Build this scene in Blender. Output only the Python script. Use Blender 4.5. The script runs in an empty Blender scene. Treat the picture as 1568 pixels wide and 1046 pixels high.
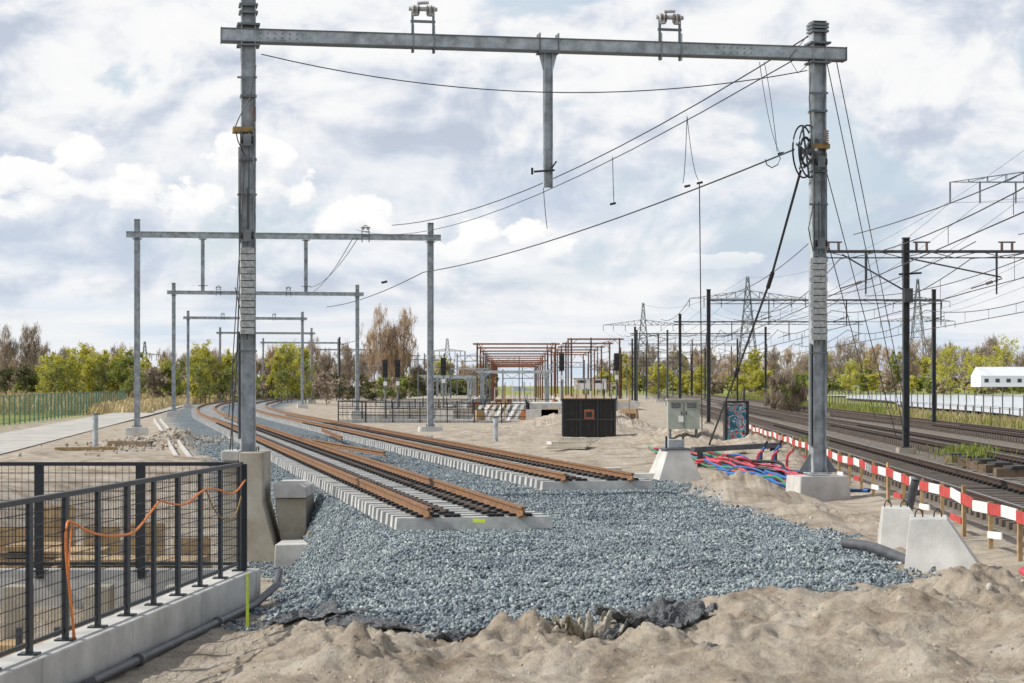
import bpy, math, random
import numpy as np
from mathutils import Vector, Matrix
random.seed(7); rng=np.random.default_rng(11)
F=3049.0; CH=2.3; HZ=590.0; CX=784.0
def at(px,py,d): return Vector(((px-CX)/F*d, d, CH-(py-HZ)/F*d))
scene=bpy.context.scene
# ------------------------------------------------------------------ materials
def N(nt,t,**k):
    n=nt.nodes.new(t)
    for a,b in k.items(): setattr(n,a,b)
    return n
def mat(name,col,rough=0.7,metal=0.0,var=0.25,scale=3.0,bump=0.0,bscale=40.0,col2=None,detail=4):
    m=bpy.data.materials.new(name); m.use_nodes=True; nt=m.node_tree
    b=nt.nodes['Principled BSDF']; b.inputs['Roughness'].default_value=rough; b.inputs['Metallic'].default_value=metal
    tc=N(nt,'ShaderNodeTexCoord')
    no=N(nt,'ShaderNodeTexNoise'); no.inputs['Scale'].default_value=scale; no.inputs['Detail'].default_value=detail; no.inputs['Roughness'].default_value=0.65
    nt.links.new(tc.outputs['Object'],no.inputs['Vector'])
    cr=N(nt,'ShaderNodeValToRGB'); e=cr.color_ramp.elements
    c2=col2 or tuple(c*(1-var) for c in col)
    e[0].position=0.32; e[0].color=(*c2,1); e[1].position=0.66; e[1].color=(*(min(1,c*(1+var*0.5)) if not col2 else c for c in col),1)
    nt.links.new(no.outputs['Fac'],cr.inputs['Fac']); nt.links.new(cr.outputs['Color'],b.inputs['Base Color'])
    if bump>0:
        n2=N(nt,'ShaderNodeTexNoise'); n2.inputs['Scale'].default_value=bscale; n2.inputs['Detail'].default_value=4
        nt.links.new(tc.outputs['Object'],n2.inputs['Vector'])
        bp=N(nt,'ShaderNodeBump'); bp.inputs['Strength'].default_value=bump; bp.inputs['Distance'].default_value=0.02
        nt.links.new(n2.outputs['Fac'],bp.inputs['Height']); nt.links.new(bp.outputs['Normal'],b.inputs['Normal'])
    return m
M={}
M['galv']=mat('galvanised_steel',(0.43,0.47,0.50),0.45,0.2,0.45,3.5,0.15,30)
M['galvd']=mat('galvanised_dark',(0.17,0.19,0.205),0.55,0.3,0.3,3)
M['old']=mat('old_painted_steel',(0.07,0.073,0.078),0.65,0.2,0.4,3)
M['blk']=mat('black_paint',(0.018,0.02,0.024),0.45,0.0,0.3,6)
M['fence']=mat('fence_powder_coat',(0.02,0.025,0.032),0.4,0.2,0.2,6)
M['conc']=mat('concrete',(0.55,0.54,0.51),0.85,0,0.28,1.6,0.35,60)
M['conc2']=mat('concrete_weathered',(0.46,0.43,0.37),0.9,0,0.4,1.2,0.4,50,col2=(0.28,0.24,0.17))
M['sleep']=mat('sleeper_concrete',(0.50,0.50,0.48),0.85,0,0.25,3,0.3,50)
M['sleepold']=mat('old_sleeper',(0.14,0.115,0.095),0.9,0,0.35,3)
M['rust']=mat('rail_rust',(0.31,0.17,0.085),0.8,0.1,0.4,9,0.2,60,col2=(0.15,0.08,0.045))
M['rustd']=mat('rail_rust_dark',(0.085,0.055,0.04),0.75,0.2,0.4,9)
M['railhead']=mat('rail_polished',(0.30,0.29,0.28),0.35,0.9,0.2,9)
M['clip']=mat('rail_clip',(0.018,0.016,0.016),0.6,0.2,0.3,9)
M['wire']=mat('wire_dark',(0.07,0.073,0.077),0.5,0.3,0.2,9)
M['wgt']=mat('counterweight',(0.50,0.51,0.50),0.65,0.1,0.4,14,0.2,30)
M['brass']=mat('clamp_ochre',(0.35,0.22,0.08),0.6,0.2,0.3,9)
M['insul']=mat('insulator_brown',(0.16,0.10,0.075),0.3,0,0.3,9)
M['white']=mat('white_paint',(0.78,0.78,0.76),0.6,0,0.12,6)
M['red']=mat('red_paint',(0.55,0.06,0.05),0.55,0,0.35,6)
M['wood']=mat('timber',(0.42,0.29,0.15),0.8,0,0.4,5)
M['wood2']=mat('old_timber',(0.18,0.13,0.085),0.85,0,0.35,5)
M['orange']=mat('orange_cable',(0.80,0.24,0.05),0.5,0,0.1,9)
M['pred']=mat('conduit_red',(0.55,0.06,0.09),0.45,0,0.2,9)
M['pblue']=mat('conduit_blue',(0.03,0.14,0.42),0.45,0,0.2,9)
M['pgreen']=mat('conduit_green',(0.03,0.24,0.11),0.45,0,0.2,9)
M['pgrey']=mat('pipe_grey',(0.085,0.09,0.10),0.45,0,0.35,6,0.3,20)
M['yel']=mat('yellow_green_tag',(0.60,0.74,0.04),0.5,0,0.1,9)
M['geo']=mat('geotextile',(0.20,0.21,0.22),0.95,0,0.4,60,0.6,60,col2=(0.015,0.017,0.02))
M['geot']=mat('geotextile_sandy',(0.36,0.33,0.27),0.95,0,0.4,14,0.6,60)
M['brownsteel']=mat('primer_brown_steel',(0.28,0.13,0.07),0.7,0.1,0.3,3)
M['cab']=mat('dark_cladding',(0.02,0.018,0.016),0.65,0.1,0.4,6)
M['orgl']=mat('orange_panel',(0.34,0.11,0.04),0.6,0,0.4,3)
M['cabg']=mat('cabinet_green_grey',(0.36,0.40,0.35),0.6,0,0.2,3)
M['gfence']=mat('green_fence',(0.07,0.20,0.14),0.5,0.1,0.2,3)
M['bark']=mat('bark',(0.17,0.14,0.11),0.9,0,0.3,3)
M['road']=mat('path_concrete',(0.46,0.44,0.40),0.9,0,0.25,0.5,0.2,30)
M['foil']=mat('pale_sheet',(0.72,0.75,0.77),0.5,0,0.12,0.12)
M['water']=mat('lake_water',(0.62,0.66,0.69),0.22,0,0.12,0.05,0.25,2.0)
M['roof']=mat('roof_tile',(0.20,0.12,0.09),0.8,0,0.3,3)
M['glass']=mat('window_dark',(0.03,0.04,0.05),0.15,0,0.1,3)
M['hiviz']=mat('hiviz_orange',(0.75,0.20,0.03),0.6,0,0.2,3)
def leafmat(name,c1,c2,tr=0.35,sc=0.35):
    m=bpy.data.materials.new(name); m.use_nodes=True; nt=m.node_tree
    b=nt.nodes['Principled BSDF']; out=nt.nodes['Material Output']; b.inputs['Roughness'].default_value=0.8
    tc=N(nt,'ShaderNodeTexCoord'); no=N(nt,'ShaderNodeTexNoise'); no.inputs['Scale'].default_value=sc; no.inputs['Detail'].default_value=5; no.inputs['Roughness'].default_value=0.8
    nt.links.new(tc.outputs['Object'],no.inputs['Vector'])
    cr=N(nt,'ShaderNodeValToRGB'); e=cr.color_ramp.elements; e[0].position=0.36; e[0].color=(*c1,1); e[1].position=0.64; e[1].color=(*c2,1)
    nt.links.new(no.outputs['Fac'],cr.inputs['Fac']); nt.links.new(cr.outputs['Color'],b.inputs['Base Color'])
    t=N(nt,'ShaderNodeBsdfTranslucent'); nt.links.new(cr.outputs['Color'],t.inputs['Color'])
    mx=N(nt,'ShaderNodeMixShader'); mx.inputs[0].default_value=tr
    nt.links.new(b.outputs[0],mx.inputs[1]); nt.links.new(t.outputs[0],mx.inputs[2]); nt.links.new(mx.outputs[0],out.inputs[0])
    return m
M['lf_y']=leafmat('leaf_yellow_green',(0.36,0.37,0.06),(0.68,0.62,0.13),.45)
M['lf_g']=leafmat('leaf_green',(0.16,0.20,0.05),(0.38,0.41,0.10),.4)
M['lf_d']=leafmat('leaf_dark',(0.08,0.09,0.04),(0.19,0.19,0.08))
M['twig']=leafmat('twigs_brown',(0.27,0.21,0.16),(0.46,0.37,0.28),0.25)
M['twigr']=leafmat('twigs_russet',(0.40,0.28,0.18),(0.62,0.47,0.31),0.3)
M['reed']=leafmat('reeds',(0.36,0.28,0.14),(0.58,0.48,0.26),0.2,0.2)
M['grassb']=leafmat('grass_blades',(0.13,0.17,0.03),(0.32,0.36,0.08),0.35,1.0)
g=bpy.data.materials.new('graffiti'); g.use_nodes=True; nt=g.node_tree; b=nt.nodes['Principled BSDF']
tc=N(nt,'ShaderNodeTexCoord'); n1=N(nt,'ShaderNodeTexNoise'); n1.inputs['Scale'].default_value=2.2; n1.inputs['Detail'].default_value=2; n1.inputs['Distortion'].default_value=2.5
cr=N(nt,'ShaderNodeValToRGB'); cr.color_ramp.interpolation='CONSTANT'
cols=[(0,(0.03,0.10,0.16)),(0.38,(0.02,0.22,0.32)),(0.46,(0.55,0.6,0.62)),(0.5,(0.5,0.06,0.05)),(0.55,(0.02,0.02,0.03)),(0.58,(0.1,0.38,0.45)),(0.66,(0.6,0.12,0.1))]
el=cr.color_ramp.elements; el[0].color=(*cols[0][1],1); el[1].position=cols[1][0]; el[1].color=(*cols[1][1],1)
for p,c in cols[2:]:
    q=el.new(p); q.color=(*c,1)
nt.links.new(tc.outputs['Object'],n1.inputs['Vector']); nt.links.new(n1.outputs['Fac'],cr.inputs['Fac']); nt.links.new(cr.outputs['Color'],b.inputs['Base Color'])
M['graf']=g
# ------------------------------------------------------------------ mesh builder
class MB:
    def __init__(s): s.v=[];s.f=[];s.m=[];s.mats=[]
    def mi(s,k):
        if k not in s.mats: s.mats.append(k)
        return s.mats.index(k)
    def add(s,vs,fs,k):
        o=len(s.v); i=s.mi(k); s.v.extend([tuple(v) for v in vs]); s.f.extend([tuple(o+a for a in f) for f in fs]); s.m.extend([i]*len(fs))
    def box(s,c,size,k,rz=0,top=(1,1),off=(0,0)):
        x,y,z=size[0]/2,size[1]/2,size[2]; ca,sa=math.cos(rz),math.sin(rz); vs=[]
        for zz,tx,ty,ox,oy in ((0,1,1,0,0),(z,top[0],top[1],off[0],off[1])):
            for sx,sy in((-1,-1),(1,-1),(1,1),(-1,1)):
                a=sx*x*tx+ox; bb=sy*y*ty+oy
                vs.append((c[0]+a*ca-bb*sa,c[1]+a*sa+bb*ca,c[2]+zz))
        s.add(vs,[(3,2,1,0),(4,5,6,7),(0,1,5,4),(1,2,6,5),(2,3,7,6),(3,0,4,7)],k)
    def frame(s,p1,p2,up=(0,0,1)):
        p1=Vector(p1);p2=Vector(p2);d=(p2-p1).normalized();u=Vector(up)
        if abs(d.dot(u))>0.98: u=Vector((0.19,-0.98,0)) 
        r=d.cross(u).normalized();u=r.cross(d).normalized(); return p1,p2,r,u
    def bar(s,p1,p2,w,h,k,up=(0,0,1)):
        p1,p2,r,u=s.frame(p1,p2,up); vs=[]
        for p in(p1,p2):
            for a,b in((-1,-1),(1,-1),(1,1),(-1,1)): vs.append(p+r*a*w/2+u*b*h/2)
        s.add(vs,[(3,2,1,0),(4,5,6,7),(0,1,5,4),(1,2,6,5),(2,3,7,6),(3,0,4,7)],k)
    def tube(s,p1,p2,r1,k,n=8,r2=None,caps=True):
        r2=r1 if r2 is None else r2
        p1,p2,r,u=s.frame(p1,p2); vs=[]
        for p,rr in((p1,r1),(p2,r2)):
            for i in range(n):
                a=2*math.pi*i/n; vs.append(p+r*math.cos(a)*rr+u*math.sin(a)*rr)
        fs=[(i,(i+1)%n,n+(i+1)%n,n+i) for i in range(n)]
        if caps: fs+= [tuple(range(n))[::-1],tuple(range(n,2*n))]
        s.add(vs,fs,k)
    def path(s,pts,r,k,n=5):
        pts=[Vector(p) for p in pts]; vs=[];fs=[]
        for i,p in enumerate(pts):
            d=(pts[min(i+1,len(pts)-1)]-pts[max(i-1,0)]).normalized()
            u=Vector((0,0,1))
            if abs(d.z)>0.97: u=Vector((0,1,0))
            rr=d.cross(u).normalized(); uu=rr.cross(d)
            for j in range(n):
                a=2*math.pi*j/n; vs.append(p+rr*math.cos(a)*r+uu*math.sin(a)*r)
        for i in range(len(pts)-1):
            for j in range(n): fs.append((i*n+j,i*n+(j+1)%n,(i+1)*n+(j+1)%n,(i+1)*n+j))
        s.add(vs,fs,k)
    def wire(s,p1,p2,sag,r,k='wire',seg=14):
        p1=Vector(p1);p2=Vector(p2)
        s.path([p1.lerp(p2,t/seg)-Vector((0,0,4*sag*(t/seg)*(1-t/seg))) for t in range(seg+1)],r,k,4)
    def hbeam(s,p1,p2,w,h,k,t=0.02,up=(0,0,1)):
        p1,p2,r,u=s.frame(p1,p2,up)
        for sg in(-1,1): s.bar(p1+u*sg*(h/2-t/2),p2+u*sg*(h/2-t/2),w,t,k,u)
        s.bar(p1,p2,t*0.7,h-2*t-0.002,k,u)
    def done(s,name,smooth=False,bevel=0):
        me=bpy.data.meshes.new(name); me.from_pydata(s.v,[],s.f)
        for k in s.mats: me.materials.append(M[k])
        me.polygons.foreach_set('material_index',s.m)
        if smooth: me.polygons.foreach_set('use_smooth',[True]*len(s.f))
        me.update(); ob=bpy.data.objects.new(name,me); scene.collection.objects.link(ob)
        if bevel:
            b=ob.modifiers.new('bevel','BEVEL'); b.width=bevel; b.segments=2; b.limit_method='ANGLE'
        return ob
# ------------------------------------------------------------------ noise
def _h(ix,iy,s):
    n=(ix.astype(np.int64)*374761393+iy.astype(np.int64)*668265263+s*982451653)&0xffffffff
    n=((n^(n>>13))*1274126177)&0xffffffff; n=(n^(n>>16))&0xffff
    return n/65535.0
def vn(x,y,s=0):
    ix=np.floor(x);iy=np.floor(y);fx=x-ix;fy=y-iy;fx=fx*fx*(3-2*fx);fy=fy*fy*(3-2*fy)
    a=_h(ix,iy,s);b=_h(ix+1,iy,s);c=_h(ix,iy+1,s);d=_h(ix+1,iy+1,s)
    return (a+(b-a)*fx)*(1-fy)+(c+(d-c)*fx)*fy
def fbm(x,y,s=0,o=4,r=0.5):
    t=0;a=1;n=0
    for i in range(o): t=t+a*(vn(x*2**i+i*17.3,y*2**i-i*9.1,s+i)-0.5);n+=a;a*=r
    return t/n*2
def ss(a,b,x):
    t=np.clip((x-a)/(b-a),0,1); return t*t*(3-2*t)
# ------------------------------------------------------------------ alignments
yk=np.array([-60,31.6,63.8,102,140,175,210,260,330,400,520,650,900]); xk=np.array([16.8,-0.58,-6.7,-13.9,-21.2,-27,-31.6,-36,-39.5,-40,-35,-24,4])
yg=np.arange(-60,900,1.0); xg=np.interp(yg,yk,xk); ker=np.ones(21)/21; xg[12:-12]=np.convolve(xg,ker,'same')[12:-12]
def t1(y): return np.interp(y,yg,xg)
def t2(y): return t1(y)+4.78
def r1(y): return 9.45+0.058*(np.asarray(y,float)-34)
def r2(y): return r1(y)+4.6
def r3(y): return r1(y)+10.2
def wallx(y): return -3.94+(y-16.3)*0.097
def barx(y): return 6.75+0.056*(y-26)
def roadx(y): return -19.0-0.125*(y-66.8)
poly=np.array([(-2.9,22.3),(-2.3,20.3),(-1.43,19.5),(-.5,18.5),(.45,18.4),(1.2,19.8),(2.75,21.6),(3.65,21.4),(4.9,23.6),(4.95,29),(4.5,35),(3.7,40),(4.2,46),(-6.3,46),(-5.3,41),(-4.3,34),(-3.1,27)])
def sdpoly(x,y):
    d=np.full(x.shape,1e9); ins=np.zeros(x.shape,bool); n=len(poly)
    for i in range(n):
        a=poly[i];b=poly[(i+1)%n]; e=b-a; wx=x-a[0];wy=y-a[1]
        t=np.clip((wx*e[0]+wy*e[1])/(e@e),0,1); d=np.minimum(d,np.hypot(wx-e[0]*t,wy-e[1]*t))
        c=((a[1]>y)!=(b[1]>y)); xi=(b[0]-a[0])*(y-a[1])/(b[1]-a[1]+1e-12)+a[0]; ins^=(c&(x<xi))
    return np.where(ins,d,-d)
def ballast(x,y):
    sd=sdpoly(x,y)+fbm(x*1.3,y*1.3,5)*0.6+fbm(x*5,y*5,6,3)*.2
    a=ss(-0.2,0.25,sd)
    n=fbm(x*0.8,y*0.4,9)*0.5
    b=ss(-0.3,0.3,x-(t1(y)-3.2)+n)*ss(-0.3,0.3,t2(y)+2.5-x+n)*ss(43,45.5,y)
    return np.clip(np.maximum(a,b),0,1)
heaps=[(4.6,40.6,1.3,1.5,0.50),(5.7,35,1.1,1.0,0.26),(6.4,33.6,0.8,0.8,0.2),(4.75,20.2,0.7,0.8,0.30),(5.7,21.0,1.0,0.8,0.22),(3.6,18.3,1.1,0.7,0.20),(5.0,17.6,1.3,1.0,0.22),(4.3,16.2,.8,.6,.12),
 (0.05,17.7,0.42,0.26,0.28),(-1.15,16.0,0.40,0.6,0.30),(-1.5,17.3,0.6,0.35,0.12),(1.3,17.2,0.45,0.35,0.16),(2.4,18.9,1.0,0.6,0.19),(0.6,16.3,0.9,0.5,0.12),(-0.6,17.2,0.5,0.35,0.10),(2.4,16.2,1.0,0.5,0.14),(1.9,17.8,.35,.3,.13),(3.0,17.2,.4,.3,.16),(4.0,19.3,.4,.35,.17),(5.3,19.2,.5,.4,.15),(3.3,15.8,.3,.3,.15),(1.7,15.9,.3,.25,.12),(4.9,15.6,.5,.4,.16),
 (7.0,58,2.0,5,0.6),(6.3,75,1.5,8,0.5),(5,70,4,9,0.3),(-1,88,5,8,0.22),(4.9,98,2,7,0.8),(-13.5,82,2,5,0.4),(-16.5,64,2.5,3,0.3),(-9.5,52,3,6,0.4),(-7.6,36,1.2,3,0.7),(3.2,110,3,9,0.6)]
def height(x,y):
    z=fbm(x*0.25,y*0.25,1,4)*0.08
    bl=ballast(x,y)
    near=ss(34,26,y)
    dug=ss(-.25,.35,fbm(x*.55+4,y*.55,91,3))           # freshly dug versus trodden patches
    lump=fbm(x*1.1,y*1.1,2,5,0.6)*0.17+dug*((np.abs(fbm(x*2.2+3,y*2.2,3,4))*-0.24+0.05)+fbm(x*6,y*6,33,4,.65)*0.06)+(1-dug)*fbm(x*5,y*5,35,3)*.015
    sand=1-bl
    z+=sand*lump*(0.3+0.7*near)*ss(-3.2,-1.5,x-0*y)*ss(barx(y)+0.6,barx(y)-0.6,x)
    z+=sand*fbm(x*4,y*4,23,4)*0.03*near
    z+=bl*(fbm(x*0.9,y*0.9,4,4)*0.10*near+fbm(x*3,y*3,44,3)*.035)
    for hx,hy,sx,sy,a in heaps:
        g=np.exp(-((x-hx)/sx)**2-((y-hy)/sy)**2); z+=sand*a*g*(1+0.5*fbm(x*2.2/max(0.35,sx),y*2.2/max(0.35,sx),int(hy*7),5,0.65)*1.6)
    z-=0.30*ss(-1.9,-2.9,x)*ss(27,24,y)
    le=t1(y)-1.35-x
    z-=1.3*ss(-.05,1.1,le)*ss(23,36,y)*ss(52,43,y)*ss(-12,-8.5,x)
    z-=0.28*ss(5.2,5.7,x)*ss(24,27,y)*ss(48,44,y)*0.6
    for f,zz,y0,w in((t1,-0.02,31.2,1.5),(t2,-0.02,43.2,1.5),(r1,-0.06,-100,2.0),(r2,-0.06,-100,2.0),(r3,-0.06,-100,2.0)):
        k=ss(w+0.9,w,np.abs(x-f(y)))*ss(y0-1,y0,y)
        if f is t1: k=np.where(x<f(y),ss(w+.15,w-.1,np.abs(x-f(y)))*ss(y0-1,y0,y),k)
        z=z*(1-k)+zz*k
    old=ss(barx(y)+0.2,barx(y)+1.0,x); z-=0.1*old*ss(2.0,3.0,np.abs(x-r1(y)))
    k=ss(3.2,2.2,np.abs(x-roadx(y)))*ss(50,55,y); z=z*(1-k)+(-0.03)*k
    far=ss(110,180,y)*(ss(1.5,8,np.minimum(np.abs(x-t1(y)),np.abs(x-t2(y)))))
    z=z*(1-0.6*far)-0.25*far
    pit=(x<wallx(y)-0.17)&(y<23.75)&(x>-13); z=np.where(pit,-2.4+0.1*fbm(x*2,y*2,8),z)
    return z
def H1(x,y): return float(height(np.array([float(x)]),np.array([float(y)]))[0])
# ------------------------------------------------------------------ ground
def axis(lo,hi,st,g,mn,mx):
    a=list(np.arange(lo,hi,st)); s=st
    while a[-1]<mx: s*=g; a.append(a[-1]+s)
    s=st; b=[lo]
    while b[-1]>mn: s*=g; b.append(b[-1]-s)
    return np.array(b[1:][::-1]+a)
xs=axis(-4.6,7.6,0.03,1.045,-3500,3500); ys=axis(13.0,25,0.03,1.022,-80,5000)
ys=np.concatenate([[-80,-40,-20,-8,0,6,9,11,12],ys[ys>12.5]])
X,Y=np.meshgrid(xs,ys); sh=X.shape; x=X.ravel(); y=Y.ravel(); z=height(x,y)
bl=ballast(x,y)
old=ss(barx(y)+0.3,barx(y)+1.2,x)*ss(r3(y)+3.5,r3(y)+2,x)
gl=ss(0,3,roadx(y)-2.6-x)*ss(40,60,y)
gr=ss(0,3,x-(r3(y)+3.2))
gm=ss(8,16,t1(y)-x)*ss(150,220,y)
far2=ss(420,600,y)
grass=np.clip(np.maximum.reduce([gl,gr,gm,far2]),0,1)*(1-bl)
me=bpy.data.meshes.new('ground'); nv=len(x); me.vertices.add(nv); me.vertices.foreach_set('co',np.stack([x,y,z],1).ravel())
r,c=sh; idx=np.arange(nv).reshape(sh); q=np.stack([idx[:-1,:-1],idx[:-1,1:],idx[1:,1:],idx[1:,:-1]],-1).reshape(-1,4)
me.loops.add(q.size); me.loops.foreach_set('vertex_index',q.ravel().astype(np.int32)); me.polygons.add(len(q)); me.polygons.foreach_set('loop_start',np.arange(0,q.size,4).astype(np.int32))
me.polygons.foreach_set('use_smooth',np.ones(len(q),bool)); me.update(calc_edges=True)
at_=me.color_attributes.new('mask','FLOAT_COLOR','POINT'); at_.data.foreach_set('color',np.stack([bl,grass,old,np.ones(nv)],1).ravel())
gob=bpy.data.objects.new('ground',me); scene.collection.objects.link(gob)
m=bpy.data.materials.new('ground_material'); m.use_nodes=True; nt=m.node_tree; L=nt.links.new; b=nt.nodes['Principled BSDF']; b.inputs['Roughness'].default_value=0.95; b.inputs['Specular IOR Level'].default_value=0.15
tc=N(nt,'ShaderNodeTexCoord'); vc=N(nt,'ShaderNodeVertexColor'); vc.layer_name='mask'; sp=N(nt,'ShaderNodeSeparateColor'); L(vc.outputs['Color'],sp.inputs[0])
def noise(s,d=5,r=0.6):
    n=N(nt,'ShaderNodeTexNoise'); n.inputs['Scale'].default_value=s; n.inputs['Detail'].default_value=d; n.inputs['Roughness'].default_value=r; L(tc.outputs['Object'],n.inputs['Vector']); return n.outputs['Fac']
def ramp(f,st):
    n=N(nt,'ShaderNodeValToRGB'); e=n.color_ramp.elements; e[0].position=st[0][0]; e[0].color=(*st[0][1],1); e[1].position=st[-1][0]; e[1].color=(*st[-1][1],1)
    for p,cc in st[1:-1]:
        qq=e.new(p); qq.color=(*cc,1)
    L(f,n.inputs['Fac']); return n.outputs['Color']
def mixc(f,a,bb,bt='MIX'):
    n=N(nt,'ShaderNodeMixRGB',blend_type=bt)
    if isinstance(f,float): n.inputs[0].default_value=f
    else: L(f,n.inputs[0])
    L(a,n.inputs[1]); L(bb,n.inputs[2]); return n.outputs[0]
s1=ramp(noise(1.1,6,0.75),[(0.34,(0.26,0.21,0.155)),(0.46,(0.39,0.33,0.26)),(0.56,(0.48,0.42,0.34)),(0.68,(0.55,0.50,0.43))])
s2=ramp(noise(26,5,0.8),[(0.32,(0.42,0.40,0.38)),(0.44,(.95,.95,.95)),(0.7,(1.1,1.1,1.1))])
sandc=mixc(0.8,s1,s2,'MULTIPLY')
v=N(nt,'ShaderNodeTexVoronoi'); v.inputs['Scale'].default_value=17; L(tc.outputs['Object'],v.inputs['Vector'])
sepv=N(nt,'ShaderNodeSeparateColor'); L(v.outputs['Color'],sepv.inputs[0])
bcol=ramp(sepv.outputs[0],[(0.0,(0.05,0.063,0.073)),(0.5,(0.155,0.195,0.22)),(1.0,(0.36,0.41,0.44))])
bcol=mixc(0.6,bcol,ramp(noise(0.7,4),[(0.35,(0.7,0.7,0.7)),(0.65,(1.15,1.15,1.12))]),'MULTIPLY')
grc=ramp(noise(0.12,8,0.75),[(0.36,(0.13,0.18,0.03)),(0.5,(0.26,0.30,0.07)),(0.62,(0.38,0.33,0.16))])
oldc=ramp(noise(7,7,0.85),[(0.38,(0.06,0.05,0.042)),(0.5,(0.20,0.17,0.145)),(0.62,(0.40,0.37,0.33))])
cc=mixc(sp.outputs[2],sandc,oldc); cc=mixc(sp.outputs[1],cc,grc); cc=mixc(sp.outputs[0],cc,bcol); L(cc,b.inputs['Base Color'])
bp=N(nt,'ShaderNodeBump'); bp.inputs['Strength'].default_value=0.9; bp.inputs['Distance'].default_value=0.06
bn=N(nt,'ShaderNodeMixRGB'); L(sp.outputs[0],bn.inputs[0]); L(noise(10,6,0.8),bn.inputs[1]); L(v.outputs['Distance'],bn.inputs[2]); L(bn.outputs[0],bp.inputs['Height']); L(bp.outputs['Normal'],b.inputs['Normal'])
me.materials.append(m)
# ------------------------------------------------------------------ scattered stones (geometry-node instances)
def stonemat(name,cols,rough=0.9):
    m=bpy.data.materials.new(name); m.use_nodes=True; nt=m.node_tree; b=nt.nodes['Principled BSDF']; b.inputs['Roughness'].default_value=rough
    oi=N(nt,'ShaderNodeObjectInfo'); cr=N(nt,'ShaderNodeValToRGB'); e=cr.color_ramp.elements
    e[0].color=(*cols[0],1); e[1].color=(*cols[-1],1)
    for i,cx in enumerate(cols[1:-1]):
        qq=e.new((i+1)/(len(cols)-1)); qq.color=(*cx,1)
    nt.links.new(oi.outputs['Random'],cr.inputs['Fac'])
    no=N(nt,'ShaderNodeTexNoise'); no.inputs['Scale'].default_value=.9; no.inputs['Detail'].default_value=3
    ge2=N(nt,'ShaderNodeNewGeometry'); nt.links.new(ge2.outputs['Position'],no.inputs['Vector'])
    c2=N(nt,'ShaderNodeValToRGB'); c2.color_ramp.elements[0].position=.35; c2.color_ramp.elements[0].color=(.76,.77,.78,1); c2.color_ramp.elements[1].position=.65; c2.color_ramp.elements[1].color=(1.2,1.18,1.13,1); nt.links.new(no.outputs['Fac'],c2.inputs['Fac'])
    mm=N(nt,'ShaderNodeMixRGB',blend_type='MULTIPLY'); mm.inputs[0].default_value=1; nt.links.new(cr.outputs['Color'],mm.inputs[1]); nt.links.new(c2.outputs['Color'],mm.inputs[2])
    nt.links.new(mm.outputs[0],b.inputs['Base Color']); return m
M['stone']=stonemat('ballast_stone',[(0.055,0.068,0.08),(0.13,0.16,0.185),(0.19,0.235,0.265),(0.235,0.285,0.31),(0.29,0.335,0.355),(0.50,0.54,0.55)])
M['clod']=stonemat('sand_clod',[(0.24,0.195,0.15),(0.38,0.32,0.25),(0.48,0.43,0.36),(0.42,0.40,0.37)])
M['rub']=stonemat('rubble',[(0.20,0.16,0.12),(0.34,0.30,0.25),(0.48,0.46,0.42),(0.28,0.2,0.13)])
def scatter(name,pts,rad,smin,smax,mk,sub=1):
    me=bpy.data.meshes.new(name); me.vertices.add(len(pts)); me.vertices.foreach_set('co',np.asarray(pts,np.float32).ravel()); me.update()
    ob=bpy.data.objects.new(name,me); scene.collection.objects.link(ob)
    ng=bpy.data.node_groups.new(name+'_nodes','GeometryNodeTree')
    ng.interface.new_socket('Geometry',in_out='INPUT',socket_type='NodeSocketGeometry'); ng.interface.new_socket('Geometry',in_out='OUTPUT',socket_type='NodeSocketGeometry')
    gi=ng.nodes.new('NodeGroupInput'); go=ng.nodes.new('NodeGroupOutput'); ip=ng.nodes.new('GeometryNodeInstanceOnPoints')
    ic=ng.nodes.new('GeometryNodeMeshIcoSphere'); ic.inputs['Radius'].default_value=rad; ic.inputs['Subdivisions'].default_value=sub
    sm=ng.nodes.new('GeometryNodeSetMaterial'); sm.inputs['Material'].default_value=M[mk]
    rr=ng.nodes.new('FunctionNodeRandomValue'); rr.data_type='FLOAT_VECTOR'; rr.inputs[0].default_value=(0,0,0); rr.inputs[1].default_value=(6.28,6.28,6.28)
    rs=ng.nodes.new('FunctionNodeRandomValue'); rs.data_type='FLOAT_VECTOR'; rs.inputs[0].default_value=smin; rs.inputs[1].default_value=smax
    rs.inputs['Seed'].default_value=5
    l=ng.links.new; l(gi.outputs[0],ip.inputs['Points']); l(ic.outputs[0],sm.inputs['Geometry']); l(sm.outputs[0],ip.inputs['Instance']); l(rr.outputs[0],ip.inputs['Rotation']); l(rs.outputs[0],ip.inputs['Scale']); l(ip.outputs[0],go.inputs[0])
    md=ob.modifiers.new('scatter','NODES'); md.node_group=ng; return ob
def bpoints(n,x0,x1,y0,y1):
    x=rng.uniform(x0,x1,n); y=rng.uniform(y0,y1,n); k=ballast(x,y)>rng.uniform(0.05,1.0,n); x=x[k];y=y[k]
    return np.stack([x,y,height(x,y)+rng.uniform(-0.012,0.026,len(x))],1)
P=np.concatenate([bpoints(150000,-5.6,5.6,17.6,34),bpoints(60000,-8.5,5.5,34,48),bpoints(40000,-16,4.5,48,90)])
scatter('track_ballast_stones',P,0.030,(0.4,0.4,0.3),(1.2,1.0,0.85),'stone')
n=24000; x=rng.uniform(-3.6,6.6,n); y=13.5+rng.uniform(0,1,n)**1.3*24; k=(ballast(x,y)<0.4)&(x>wallx(y)+0.35)&(fbm(x*0.9,y*0.9,77)>rng.uniform(-0.5,0.6,n)); x=x[k];y=y[k]
sc_=np.stack([x,y,height(x,y)-.004],1); scatter('sand_clods',sc_,0.022,(0.12,0.12,0.1),(1.1,1.0,0.7),'clod')
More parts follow.
